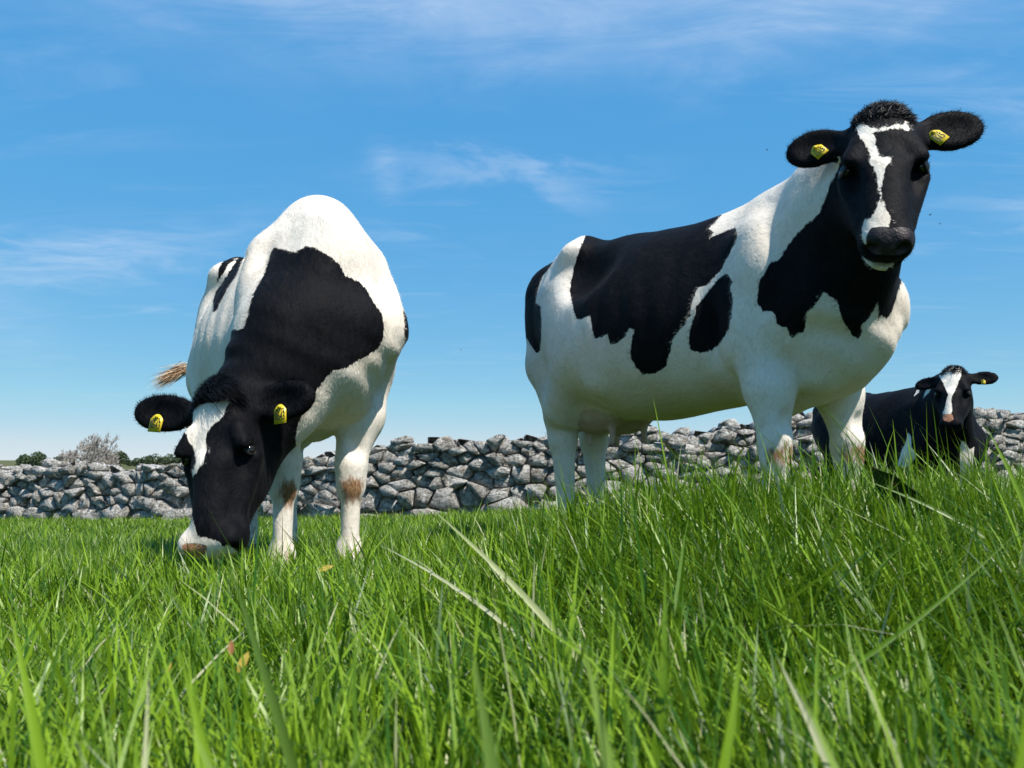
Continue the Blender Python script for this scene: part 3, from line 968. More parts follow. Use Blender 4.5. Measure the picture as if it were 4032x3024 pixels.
        plate = mesh_np('ear_tag', np.array(V), loops, np.array(cnt), TAG_Y, self.root, False)
        if lab: plate['label'] = lab
        sphere_mesh('stud', c+up*.36*h+nn*.003, .006, TAG_Y, plate)
        fc = bpy.data.curves.new('tag_number', 'FONT')
        fc.body = text; fc.size = h*.62; fc.align_x = 'CENTER'; fc.align_y = 'CENTER'; fc.extrude = .0003
        tmp = bpy.data.objects.new('tmp', fc); COL.objects.link(tmp)
        bpy.context.view_layer.update()
        me = bpy.data.meshes.new_from_object(tmp)
        bpy.data.objects.remove(tmp)
        me.materials.clear(); me.materials.append(TAG_K)
        o = bpy.data.objects.new('tag_number', me); COL.objects.link(o); o.parent = plate
        Rm = Matrix((rt.tolist(), up.tolist(), nn.tolist())).transposed().to_4x4()
        o.matrix_local = Matrix.Translation((c-up*.12*h+nn*.0022).tolist()) @ Rm @ Matrix.Diagonal((w/(h*.62)*.42, 1, 1, 1))
        # small upper line of print
        tmp = bpy.data.objects.new('tmp', fc.copy()); tmp.data.body = 'IE 372'; tmp.data.size = h*.2; COL.objects.link(tmp)
        bpy.context.view_layer.update()
        me = bpy.data.meshes.new_from_object(tmp); bpy.data.objects.remove(tmp)
        me.materials.clear(); me.materials.append(TAG_K)
        o = bpy.data.objects.new('tag_small_print', me); COL.objects.link(o); o.parent = plate
        o.matrix_local = Matrix.Translation((c+up*.2*h+nn*.0022).tolist()) @ Rm

    def hooves(self, legs):
        for k, (x, y) in legs.items():
            x0 = x+.045
            vs, loops, cnt = [], [], []
            for s in (1, -1):
                base = len(vs)
                ring = [(-.055, .004), (.03, .004), (.075, .012), (.06, .04), (.0, .052), (-.05, .045)]
                for z, sc_, ox in ((0.0, 1.0, .012), (.075, .72, -.004)):
                    for px_, py_ in ring: vs.append((x0+ox+px_*sc_, y+s*(py_*sc_+.001), z))
                m = len(ring)
                loops += list(range(base, base+m)) + list(range(base+m, base+2*m)); cnt += [m, m]
                for i in range(m):
                    j = (i+1) % m
                    loops += [base+i, base+j, base+m+j, base+m+i]; cnt.append(4)
            mesh_np('hoof', np.array(vs), loops, np.array(cnt), HOOF, self.root, False)


def unit_rows(v): return v/np.maximum(np.linalg.norm(v, axis=1), 1e-9)[:, None]


def sphere_mesh(name, c, r, mat, parent, seg=14, ring=9):
    V = [(c[0], c[1], c[2]+r)]
    for i in range(1, ring):
        th = math.pi*i/ring
        for j in range(seg):
            ph = 2*math.pi*j/seg
            V.append((c[0]+r*math.sin(th)*math.cos(ph), c[1]+r*math.sin(th)*math.sin(ph), c[2]+r*math.cos(th)))
    V.append((c[0], c[1], c[2]-r))
    loops, cnt = [], []
    for j in range(seg):
        loops += [0, 1+j, 1+(j+1) % seg]; cnt.append(3)
        for i in range(ring-2):
            a = 1+i*seg
            loops += [a+j, a+seg+j, a+seg+(j+1) % seg, a+(j+1) % seg]; cnt.append(4)
        a = 1+(ring-2)*seg
        loops += [len(V)-1, a+(j+1) % seg, a+j]; cnt.append(3)
    return mesh_np(name, np.array(V), loops, np.array(cnt), mat, parent, True)


def facing(c):
    """cosine between each vertex normal and the direction the markings were seen from"""
    v = np.array([0, 0, CAMZ])-c.Vw
    return (unit_rows(v)*c.Nw).sum(1)


def smooth01(x): x = np.clip(x, 0, 1); return x*x*(3-2*x)


# ---- right cow: standing, three-quarter view, looking at the camera
def right_cow():
    yaw = math.atan2(-.84, .545)
    bx, by = 1.085, 2.86
    base = (bx, by, .0256)
    ears = dict(left=((-.30, -.10, .95), (.30, .95, -.1), .195, .136), right=((-.14, -.25, .96), (.25, .95, .1), .185, .134))
    legs = dict(front_left=(.03, .20), front_right=(.02, -.20), rear_left=(-1.24, .05), rear_right=(-1.21, -.165))
    c = Cow('standing black and white cow turned to the camera with a crooked white blaze', base, yaw,
            at(883, 107, 2.27), at(890, 238, 2.03), math.radians(8), ears, legs, RES, 1.03, wz=-.075, hw=.935, mz=.82,
            tail=[(-1.50, 0, 1.38), (-1.565, .03, 1.28), (-1.565, .06, 1.0), (-1.54, .05, .80), (-1.53, .03, .66)])
    P, D = project(c.Vw)
    Z3 = lambda pts: zc(2000, 600, 1.1847, pts)
    Z4 = lambda pts: zc(3000, 350, 1.843, pts)
    A = Z3([(400, 330), (470, 300), (620, 290), (880, 200), (1075, 160), (1062, 230), (1020, 262), (990, 300), (935, 358), (960, 372), (940, 402),
            (1000, 372), (1060, 350), (1072, 385), (1060, 430), (1035, 470), (1000, 540), (960, 590), (935, 615), (885, 632), (862, 690), (850, 760),
            (820, 810), (790, 840), (768, 880), (755, 940), (735, 1000), (690, 1030), (630, 1037), (595, 1000), (575, 960), (570, 920), (578, 870),
            (590, 830), (565, 815), (548, 860), (510, 890), (480, 895), (462, 850), (430, 865), (405, 868), (390, 800), (385, 760), (340, 778),
            (318, 775), (300, 710), (288, 640), (300, 580), (312, 520), (335, 450), (360, 390)])
    B = Z3([(1020, 562), (1045, 600), (1040, 640), (1050, 690), (1045, 750), (1030, 830), (990, 890), (950, 925), (900, 935), (860, 925), (842, 890),
            (850, 830), (870, 760), (880, 715), (910, 680), (940, 640), (975, 595)])
    C = Z3([(1535, 90), (1500, 160), (1475, 230), (1450, 290), (1400, 330), (1350, 380), (1310, 430), (1270, 495), (1225, 515), (1195, 560), (1175, 600),
            (1165, 650), (1162, 700), (1190, 740), (1225, 738), (1245, 760), (1250, 800), (1275, 820), (1300, 815), (1308, 855), (1328, 872), (1345, 845),
            (1375, 840), (1390, 810), (1392, 750), (1420, 725), (1450, 690), (1475, 645), (1500, 670), (1530, 690), (1545, 740), (1565, 790), (1590, 830),
            (1615, 860), (1637, 873), (1650, 850), (1648, 805), (1670, 790), (1695, 755), (1715, 720), (1728, 700), (1730, 740), (1725, 790), (1745, 760),
            (1765, 778), (1790, 745), (1805, 700), (1820, 650), (1842, 590), (1900, 480), (2050, 400), (2000, -100), (1600, -100)])
    Dp = Z3([(190, 455), (215, 470), (212, 510), (195, 540), (160, 580), (140, 640), (128, 700), (155, 720), (158, 800), (155, 880), (148, 930), (130, 938),
             (105, 900), (40, 800), (20, 520), (120, 410)])
    bd = np.full(len(P), -1e3)
    for q in (A, B, C, Dp): bd = np.maximum(bd, poly_sd(P, q))
    blaze = Z4([(690, 262), (760, 265), (800, 285), (900, 275), (960, 262), (1035, 255), (1045, 225), (1060, 260), (1075, 290), (1055, 305), (1020, 285),
                (940, 290), (860, 310), (800, 320), (825, 360), (822, 400), (840, 440), (850, 490), (880, 500), (930, 490), (945, 520), (905, 560),
                (885, 610), (880, 660), (865, 720), (865, 770), (870, 810), (890, 830), (905, 880), (925, 920), (930, 970), (925, 1010), (860, 1020), (800, 1030),
                (775, 1060), (770, 1120), (740, 1140), (725, 1060), (725, 990), (745, 955), (800, 925), (825, 890), (840, 840), (852, 800), (846, 740),
                (842, 690), (828, 620), (812, 570), (788, 540), (783, 480), (768, 430), (738, 390), (700, 330), (685, 290)])
    chin = Z4([(705, 1195), (740, 1215), (800, 1245), (860, 1252), (920, 1250), (970, 1250), (950, 1285), (910, 1305), (880, 1350), (855, 1340), (815, 1310),
               (765, 1285), (725, 1245)])
    pad = Z4([(785, 1010), (860, 1000), (940, 1005), (1010, 1000), (1075, 1010), (1110, 1060), (1100, 1130), (1060, 1180), (1000, 1205), (900, 1210), (810, 1195),
              (760, 1150), (755, 1080)])
    fc = facing(c)
    hd = c.G == HEAD
    lowb = (c.V-c.p0)@c.u/c.hs/c.hw
    chs = poly_sd(P, chin)
    wh = np.where(lowb > -.122, poly_sd(P, blaze), chs)
    wh = wh-60*smooth01((.10-fc)/.25)
    bd = np.where(hd, -wh, bd)
    # the throat below the chin carries the chin patch
    nk = c.G == NECK
    bd = bd*D/F
    pdv = poly_sd(P, pad)
    nose = np.where(hd & (fc > -.1), np.clip(.5+pdv*.12, 0, 1), 0)
    leg = c.G == LEG
    z = c.V[:, 2]
    brown = np.where(leg & (c.V[:, 0] > -.5), np.exp(-((z-.40)/.06)**2)*.75*smooth01((c.V[:, 0]-.02)/.05+.3), 0)
    brown += np.where(leg, np.exp(-((z-.08)/.1)**2)*.5, 0)
    pink = np.where(c.G == UDDER, .62, 0.)+np.where((c.G == UDDER) & (z < .56), .6, 0)
    tailm = c.G == TAIL
    bd[tailm] = -.2
    bd[leg & (bd < 0)] = np.minimum(bd[leg & (bd < 0)], -.02)
    c.finish(bd, brown, pink, nose, FUZZ)
    c.poll_tuft(5200, .046, amax=.06, lift=.14, sweep=(-.30, .10), droop=.10)
    c.hooves(legs)
    c.ear_tag('right', .50, .18, (.040, .048), '1515', .75, 'bright yellow tag in the ear over the white shoulder')
    c.ear_tag('left', .34, .18, (.040, .050), '1515', -.6, 'yellow tag half shaded inside the raised ear')
    # tail switch
    n = 420
    r = np.array([-1.53, .03, .68])+RNG.normal(0, 1, (n, 3))*np.array([.012, .012, .04])
    d = np.array([0, 0, -1.])+RNG.normal(0, .12, (n, 3))
    c.strands('tail_switch', r, d, RNG.uniform(.15, .34, n), .0016, HAIR_BLACK, RNG.normal(0, .1, (n, 3)), RNG.random(n))
    return c


# ---- left cow: grazing, seen from the front
def left_cow():
    yaw = math.atan2(-.89, .455)
    bx, by = -.725, 2.86
    base = (bx, by, -.072)
    ears = dict(left=((-.03, .05, 1.0), (.15, .95, .15), .19, .125), right=((-.22, -.02, .98), (.10, .95, .1), .235, .120))
    legs = dict(front_left=(.04, .115), front_right=(.08, -.125), rear_left=(-1.30, .16), rear_right=(-1.20, -.05))
    MW = (Matrix.Translation(base) @ Matrix.Rotation(yaw, 4, 'Z') @ Matrix.Scale(1.04, 4)).inverted()
    tl_ = [np.array(MW @ Vector(at(*q).tolist())) for q in ((228, 335, 4.30), (205, 362, 4.27), (180, 371, 4.22))]
    c = Cow('grazing black and white cow with lowered head and broad white forehead', base, yaw,
            at(213, 386, 2.36), at(196, 552, 2.20), math.radians(-35), ears, legs, RES, 1.04, wz=-.02, hw=1.12, pt=1.12, wf=.90, mz=1.45,
            tail=[(-1.50, 0, 1.38), (-1.58, -.03, 1.27), tl_[0], tl_[1], tl_[2]])
    P, D = project(c.Vw)
    Z1 = lambda pts: zc(400, 700, 1.0369, pts)
    Z2 = lambda pts: zc(400, 1350, 1.8433, pts)
    neck = Z1([(700, 285), (745, 292), (790, 305), (815, 290), (835, 278), (870, 285), (930, 320), (970, 350), (990, 395), (1020, 410), (1060, 430),
               (1090, 470), (1120, 520), (1145, 560), (1155, 610), (1150, 660), (1130, 695), (1095, 722), (1050, 745), (1010, 770), (985, 785), (945, 785),
               (925, 810), (895, 840), (870, 890), (845, 925), (800, 1010), (720, 1080), (640, 1150), (420, 1150), (440, 1000), (470, 860), (488, 800),
               (530, 700), (580, 620), (598, 560), (605, 520), (620, 470), (660, 400), (685, 330)])
    hip = Z1([(592, 288), (580, 330), (550, 400), (515, 450), (490, 500), (470, 540), (456, 550), (455, 500), (470, 460), (500, 420), (530, 370), (556, 326),
              (520, 352), (490, 400), (470, 430), (478, 370), (510, 318), (550, 293)])
    rib = Z1([(1165, 325), (1190, 370), (1215, 440), (1232, 520), (1236, 620), (1240, 680), (1290, 680), (1290, 380), (1200, 300)])
    fc = facing(c)
    body = np.maximum(poly_sd(P, neck), np.maximum(poly_sd(P, hip), poly_sd(P, rib)))
    isneck = (c.G == NECK)
    # under-neck skin stays with the neck patch
    bd = np.where(isneck & (P[:, 0] < 296) & (P[:, 1] > 330), np.maximum(body, 12), body)
    head = c.G == HEAD
    fore = Z2([(585, 440), (640, 440), (700, 445), (790, 440), (860, 420), (915, 405), (930, 425), (910, 460), (885, 520), (860, 560), (800, 600), (770, 650),
               (755, 700), (765, 760), (750, 820), (730, 880), (690, 930), (660, 975), (655, 940), (680, 870), (680, 810), (665, 760), (640, 720), (620, 680),
               (590, 620), (560, 560), (560, 520), (580, 490)])
    lip = Z2([(655, 1250), (665, 1300), (690, 1380), (720, 1410), (790, 1425), (850, 1440), (880, 1475), (920, 1470), (970, 1490), (1000, 1560), (960, 1640),
              (820, 1660), (600, 1600), (490, 1500), (515, 1445), (570, 1390), (610, 1320), (640, 1270)])
    pad = Z2([(575, 1462), (640, 1455), (720, 1460), (765, 1475), (760, 1530), (700, 1560), (620, 1545), (590, 1510)])
    hc = np.abs((c.V-c.p0)@c.s)/c.hs/c.hw
    w1 = poly_sd(P, fore)-60*smooth01((.05-fc)/.25)-60*smooth01((hc-.085)/.02)
    w2 = poly_sd(P, lip)
    bd = np.where(head, -np.maximum(w1, w2), bd)*D/F
    nose = np.where(head & (fc > -.2), np.clip(.5+poly_sd(P, pad)*.12, 0, 1), 0)
    leg = c.G == LEG
    z = c.V[:, 2]
    front = c.V[:, 0] > -.5
    kn = np.zeros(len(P))
    for (kx, ky, rx_, ry_) in ((289.5, 493, 13, 19), (352, 489, 14, 18)):
        kn = np.maximum(kn, np.exp(-((P[:, 0]-kx)/rx_)**2-((P[:, 1]-ky)/ry_)**2))
    brown = np.where(leg & front, kn*smooth01(fc*1.5), 0)+np.where(leg, np.exp(-((z-.08)/.12)**2)*.55, 0)
    pink = np.where(c.G == UDDER, .6, 0.)
    bd[(c.G == LEG) & (z < .75)] = -.1
    tl = c.G == TAIL
    bd[tl] = -.2
    brown[tl & (((c.V-tl_[1])@unit(tl_[2]-tl_[1])) > -.05)] = .45
    c.finish(bd, brown, pink, nose, FUZZ, COAT_TAN)
    c.poll_tuft(6000, .085, amax=.045, lift=.8, sweep=(-.45, .35), droop=.55)
    c.hooves(legs)
    c.ear_tag('right', .62, .30, (.046, .056), '0543', 0.0, 'yellow tag hanging from the outstretched ear')
    c.ear_tag('left', .52, .34, (.040, .058), '0543', 0.05, 'yellow tag on the ear beside the white brisket')
    n = 650
    td = unit(tl_[2]-tl_[1])
    r = tl_[2]-td*.03+RNG.normal(0, 1, (n, 3))*np.array([.012, .012, .012])
    d = td+RNG.normal(0, .13, (n, 3))
    c.strands('tail_switch', r, d, RNG.uniform(.06, .17, n), .0022, HAIR_TAN, RNG.normal(0, .1, (n, 3))+np.array([0, 0, -.12]), RNG.random(n))
    return c


# ---- lying cow in the background
def lying_cow():
    yaw = math.atan2(-.97, .24)
    bx, by = at(941, 460, 6.9)[:2]
    base = (float(bx), float(by), float(ground_z(bx, by))-.02)
    ears = dict(left=((-.05, -.1, .98), (.2, .95, 0), .20, .12), right=((.12, -.25, .95), (.25, .9, .1), .20, .11))
    c = Cow('black cow with a white face stripe resting in the grass near the wall', base, yaw,
            at(953, 367, 6.35), at(949, 425, 6.12), math.radians(-10), ears, None, RES*1.6, 1.05, lying=True, wf=1.06)
    P, D = project(c.Vw)
    Z5 = lambda pts: zc(3200, 1350, 2.6587, pts)
    face = Z5([(1330, 270), (1400, 275), (1430, 240), (1500, 220), (1555, 225), (1565, 270), (1550, 350), (1520, 430), (1490, 500), (1460, 550), (1450, 620),
               (1460, 680), (1460, 730), (1440, 750), (1365, 750), (1360, 730), (1390, 660), (1400, 600), (1420, 545), (1400, 500), (1370, 430), (1345, 380), (1325, 360)])
    bib = Z5([(970, 1060), (1000, 930), (1030, 990), (1030, 1080), (1090, 1180), (1000, 1300), (880, 1300), (930, 1130)])
    knee = Z5([(1545, 1080), (1560, 1020), (1600, 1040), (1640, 1120), (1690, 1090), (1670, 1500), (1540, 1500)])
    nick = [Z5([(1130, 462), (1110, 520), (1060, 560), (1085, 500)]), Z5([(1255, 435), (1225, 510), (1155, 580), (1185, 500), (1200, 470)])]
    pad = Z5([(1355, 745), (1460, 745), (1480, 800), (1430, 830), (1370, 810)])
    fc = facing(c)
    head = c.G == HEAD
    wh = np.maximum(poly_sd(P, bib), poly_sd(P, knee))
    for q in nick: wh = np.maximum(wh, np.where(fc > 0, poly_sd(P, q), -50))
    wf_ = poly_sd(P, face)-40*smooth01((.05-fc)/.25)
    bd = -np.where(head, wf_, wh)*D/F
    nose = np.where(head & (fc > 0), np.clip(.5+poly_sd(P, pad)*.3, 0, 1), 0)
    zero = np.zeros(len(P))
    c.finish(bd, zero, zero, nose, FUZZ//6, COAT_TAN)
    c.poll_tuft(1500, .055)
    c.ear_tag('left', .55, .35, (.030, .038), '', 0.0, 'pale tag under the ear')
    return c


RES = 0.009
FUZZ = 180000
COW_R = right_cow()
COW_L = left_cow()
COW_B = lying_cow()


# ------------------------------------------------------------------ dry stone wall
def build_wall():
    root = empty('stone_wall', (0, 0, 0))
    tag(root, 'long grey dry stone wall of loose limestone behind the cows', 'wall')
    K = np.array([(-19, 17.6), (-14, 15.5), (-8.6, 13.0), (-4, 11.2), (-.65, 10.4), (3, 10.3), (7.5, 11.4), (11, 12.6), (16, 14.4)], float)
    kl = np.concatenate([[0], np.cumsum(np.linalg.norm(np.diff(K, axis=0), axis=1))])
    fs = np.linspace(0, kl[-1], 400)
    px = np.interp(fs, kl, K[:, 0]); py = np.interp(fs, kl, K[:, 1])
    ker = np.hanning(61); ker /= ker.sum()
    sm = lambda q: np.convolve(np.concatenate([2*q[0]-q[30:0:-1], q, 2*q[-1]-q[-2:-32:-1]]), ker, 'valid')
    px, py = sm(px), sm(py)
    tx, ty = np.gradient(px), np.gradient(py)
    ln = np.hypot(tx, ty)
    nx, ny = ty/ln, -tx/ln                                 # towards the camera
    gz = ground_z(px, py)
    hk = np.array([(-19, .98), (-8.6, .96), (-5, .88), (-2.5, .96), (-.65, 1.07), (1.5, 1.11), (4, 1.19), (7.5, 1.22), (16, 1.2)])
    hh = np.interp(px, hk[:, 0], hk[:, 1])
    I = lambda a, s: np.interp(s, fs, a)
    Ltot = fs[-1]

    def place(s, h, dep, side=1):
        q = np.stack([I(px, s)+side*dep*I(nx, s), I(py, s)+side*dep*I(ny, s), I(gz, s)-.06+h], -1)
        return q
    rng = np.random.default_rng(21)

    def seeds():
        out = []
        h = 0.0
        row = 0
        while h < 1.4:
            rh = rng.uniform(.24, .30) if row == 0 else rng.uniform(.13, .19) if row == 1 else rng.uniform(.07, .14)
            s = rng.uniform(-.3, 0)
            while s < Ltot:
                wd = rng.uniform(.3, .85) if row == 0 else rng.choice([rng.uniform(.08, .16), rng.uniform(.15, .30), rng.uniform(.30, .60)])
                out.append((s+wd/2+rng.normal(0, .02), h+rh/2+rng.normal(0, rh*.40)))
                s += wd
            h += rh; row += 1
        return np.array(out)

    def cells(P):
        A = np.array([.55, 1.0])
        Q = P*A
        order = np.argsort(Q[:, 0]); Q = Q[order]; res = []
        for i in range(len(Q)):
            lo = np.searchsorted(Q[:, 0], Q[i, 0]-.45); hi = np.searchsorted(Q[:, 0], Q[i, 0]+.45)
            nb = Q[lo:hi]; dd = np.linalg.norm(nb-Q[i], axis=1)
            nb = nb[(dd > 1e-6) & (dd < .5)]
            poly = [Q[i]+np.array(v) for v in ((-.3, -.2), (.3, -.2), (.3, .2), (-.3, .2))]
            for q in nb[np.argsort(np.linalg.norm(nb-Q[i], axis=1))][:22]:
                m = (q+Q[i])/2; n = q-Q[i]
                new = []
                for a in range(len(poly)):
                    u, v = poly[a], poly[(a+1) % len(poly)]
                    du, dv = np.dot(u-m, n), np.dot(v-m, n)
                    if du <= 0: new.append(u)
                    if (du < 0) != (dv < 0): new.append(u+(v-u)*du/(du-dv))
                poly = new
                if len(poly) < 3: break
            if len(poly) >= 3: res.append(np.array(poly)/A)
        return res

    def stone(poly, side):
        c = poly.mean(0)
        top = I(hh, c[0])+.05*math.sin(c[0]*2.1)+.03*math.sin(c[0]*5.7+1)
        if c[1] > top: return None
        # rounded corners
        m = len(poly)
        p = []
        for a in range(m):
            v, pr, nx_ = poly[a], poly[a-1], poly[(a+1) % m]
            r = rng.uniform(.02, .13)
            p.append(v+(pr-v)*r); p.append(v+(nx_-v)*r)
        p = np.array(p)
        keep = [0]
        for a in range(1, len(p)):
            if np.linalg.norm(p[a]-p[keep[-1]]) > .012: keep.append(a)
        p = p[keep]
        if len(p) < 4: return None
        n = len(p)
        w = np.ptp(p[:, 0]); hgt = np.ptp(p[:, 1])
        if w < .05 or hgt < .035: return None
        tilt = rng.normal(0, .22, 2)
        size = math.sqrt(w*hgt)
        bulge = rng.uniform(.03, .17)*size
        outd = rng.normal(0, .042)
        V = []
        g = 1-rng.uniform(.04, .17)
        back = c+(p-c)*.82
        V += list(place(back[:, 0], back[:, 1], np.full(n, -.20), side))
        mid = c+(p-c)*g
        V += list(place(mid[:, 0], mid[:, 1], outd-.02+rng.normal(0, .008, n), side))
        kk = rng.uniform(.78, .96)
        sh = rng.normal(0, .06, 2)*np.array([w, hgt])
        fr = c+sh+(p-c)*kk*(1+rng.normal(0, .05, (n, 1)))
        dep = outd+bulge+(fr-c)@tilt+rng.normal(0, .010, n)
        V += list(place(fr[:, 0], fr[:, 1], dep, side))
        cc = c+sh+rng.normal(0, .12, 2)*np.array([w, hgt])*.4
        V += list(place(np.array([cc[0]]), np.array([cc[1]]), np.array([outd+bulge*1.15+rng.normal(0, .012)]), side))
        F_ = []
        for a in range(n):
            b = (a+1) % n
            F_.append((a, b, n+b, n+a)); F_.append((n+a, n+b, 2*n+b, 2*n+a)); F_.append((2*n+a, 2*n+b, 3*n))
        if side > 0: pass
        else: F_ = [f[::-1] for f in F_]
        return np.array(V), F_, c, w*hgt

    def mk(name, items):
        V, loops, cnt, rn = [], [], [], []
        o = 0
        for v, f, r in items:
            V.append(v)
            for q in f: loops += [o+i for i in q]; cnt.append(len(q))
            rn.append(np.full(len(v), r)); o += len(v)
        return mesh_np(name, np.concatenate(V), loops, np.array(cnt), STONE, root, False, dict(rnd=np.concatenate(rn)))

    front = []
    for poly in cells(seeds()):
        st = stone(poly, 1)
        if st is None: continue
        pc, dd = project(st[0].mean(0)[None])
        x, y = pc[0]
        ok = -10 < x < 1034 and y < 522
        front.append((ok*st[3]/dd[0]**2, st[0], st[1], rng.random()**1.2))
    front.sort(key=lambda q: -q[0])
    for k, v, f, r in front[:300]: mk('stone', [(v, f, r)])
    rest = [(v, f, r) for _, v, f, r in front[300:]]
    tag(mk('wall_stones_beyond', rest), kind='stuff')
    bk = []
    for poly in cells(seeds()):
        st = stone(poly, -1)
        if st is not None:
            v = st[0].copy()
            s0 = st[2][0]
            v[:, 0] -= .42*I(nx, s0); v[:, 1] -= .42*I(ny, s0)
            bk.append((v, st[1], rng.random()))
    tag(mk('rear_face_stones', bk), kind='stuff')
    # hearting between the two faces
    s = np.linspace(0, Ltot, 160)
    V = []
    top = I(hh, s)-.16+.03*rng.normal(0, 1, len(s))
    for dep, z in ((-.10, 0), (-.10, 1), (-.32, 1), (-.32, 0)):
        V.append(place(s, np.where(z, top, -.1), np.full(len(s), dep)))
    V = np.concatenate(V); n = len(s)
    loops = []
    for r in range(3):
        for i in range(n-1): loops += [r*n+i, r*n+i+1, (r+1)*n+i+1, (r+1)*n+i]
    mesh_np('hearting', V, loops, 4, STONE, root, False, dict(rnd=np.zeros(len(V))))


build_wall()

# ------------------------------------------------------------------ grass
def blades(name, root, length, width, az, lean, bend, tint, dry, rows, mat, side_bend=None):
    n = len(root); m = len(rows)
    up = np.array([0, 0, 1.0])
    d = np.stack([np.cos(az), np.sin(az), np.zeros(n)], 1)
    tw = RNG.uniform(-.9, .9, n)
    wd = np.stack([-np.sin(az+tw), np.cos(az+tw), np.zeros(n)], 1)
    sb = np.zeros(n) if side_bend is None else side_bend
    V = np.zeros((n, m*2-1, 3), np.float32); AL = np.zeros((n, m*2-1), np.float32)
    k = 0
    for i, t in enumerate(rows):
        hor = lean*t+bend*t*t
        ver = t*np.sqrt(np.clip(1-(lean*.6)**2, .2, 1))-bend*bend*.45*t*t*t
        p = root+d*(length*hor)[:, None]+up*(length*ver)[:, None]+wd*(length*sb*t*t)[:, None]
        if i < m-1:
            prof = (0.72+.6*t-1.3*t*t) if t < .8 else .42*(1-t)/.2
            hw = (width*.5*prof)[:, None]*wd
            V[:, k] = p-hw; V[:, k+1] = p+hw; AL[:, k:k+2] = t; k += 2
        else:
            V[:, k] = p; AL[:, k] = 1
    nv = m*2-1
    b = (np.arange(n)*nv)[:, None]
    q = np.concatenate([np.stack([b+2*i, b+2*i+1, b+2*i+3, b+2*i+2], -1) for i in range(m-2)], 1).reshape(n, -1)
    tr = np.stack([b+2*(m-2), b+2*(m-2)+1, b+2*(m-2)+2], -1).reshape(n, -1)
    loops = np.concatenate([q, tr], 1).ravel()
    cnt = np.tile(np.array([4]*(m-2)+[3]), n)
    o = mesh_np(name, V.reshape(-1, 3), loops, cnt, mat, None, True,
                dict(tint=np.repeat(tint, nv), dry=np.repeat(dry, nv), along=AL.ravel()))
    return o


def patch(x, y, f, s):
    return .5+.25*np.sin(x*f+1.7*np.sin(y*f*.7+s)+s)+.25*np.sin(y*f*1.3+1.3*np.sin(x*f*.9-s)+2*s)


def build_grass():
    def field(name, label, r0, r1, dens, rows, lmul, wmul, ha):
        area = ha*(r1*r1-r0*r0)
        n = int(area*dens)
        r = np.sqrt(RNG.uniform(r0*r0, r1*r1, n)); a = RNG.uniform(-ha, ha, n)
        x, y = r*np.sin(a), r*np.cos(a)
        # tussocks: pull a share of the blades together
        tus = RNG.random(n) < .5
        cell = .11
        cx, cy = np.floor(x/cell), np.floor(y/cell)
        hx = (np.sin(cx*127.1+cy*311.7)*43758.5) % 1; hy = (np.sin(cx*269.5+cy*183.3)*43758.5) % 1
        tx, ty = (cx+.2+.6*hx)*cell, (cy+.2+.6*hy)*cell
        pull = np.where(tus, .6, 0)
        x = x+(tx-x)*pull; y = y+(ty-y)*pull
        keep = np.ones(n, bool)
        wl = 10.2+np.where(x < -.65, (-.65-x)*.33, np.maximum(x-3, 0)*.25)
        keep &= y < wl-.05
        x, y = x[keep], y[keep]; n = len(x)
        z = ground_z(x, y)
        hump = smooth01((x+.25)/.6)*smooth01((3.4-y)/1.2)*smooth01((y-.5)/.7)
        L = (.050+.045*patch(x, y, 2.1, .3)+.03*patch(x, y, 7.3, 1.3)+.050*hump)*RNG.gamma(7, 1/7., n)*lmul
        L *= 1-.35*smooth01((y-4)/4)*(x < 1)
        L *= 1+.75*np.exp(-((x+.72)/.42)**2-((y-2.42)/.34)**2)
        edge = np.exp(-np.abs(wl[keep]-y)/.25)
        L *= 1+.35*edge
        wd = RNG.uniform(.0029, .0078, n)*wmul*np.clip(np.hypot(x, y)/.8, .62, 1)
        az = RNG.uniform(0, 2*math.pi, n)
        az = az*.75+.25*6.28*patch(x, y, 3.7, .9)
        lean = np.abs(RNG.normal(.22, .24, n)); bend = np.abs(RNG.normal(.20, .26, n))
        fall = RNG.random(n) < .14
        lean[fall] += .5
        tint = np.clip(.5+.3*(patch(x, y, 1.1, 1.9)-.5)+.4*(patch(x, y, 9.0, 2.9)-.5)+RNG.normal(0, .36, n), 0, 1)
        tint = tint*np.where(hump > .4, .85, 1)
        dry = (RNG.random(n) < .03)*RNG.uniform(.4, 1, n)
        o = blades(name, np.stack([x, y, z-.006], 1), L, wd, az, np.clip(lean, 0, 1.1), np.clip(bend, 0, .9), tint, dry, rows, GRASS)
        tag(o, label, 'grass', kind='stuff')
        return n
    tot = field('grass', 'bright green meadow grass close to the camera', .14, 2.2, 13000, (0, .3, .55, .8, 1), .82, 1.0, 1.3)
    tot += field('grass', 'bright green pasture grass around the cows', 2.2, 5.2, 7000, (0, .4, .75, 1), .88, 1.1, .98)
    tot += field('grass', 'green pasture grass stretching back to the wall', 5.2, 15.5, 900, (0, .5, 1), 1.0, 1.9, .92)
    print('blades', tot)


build_grass()


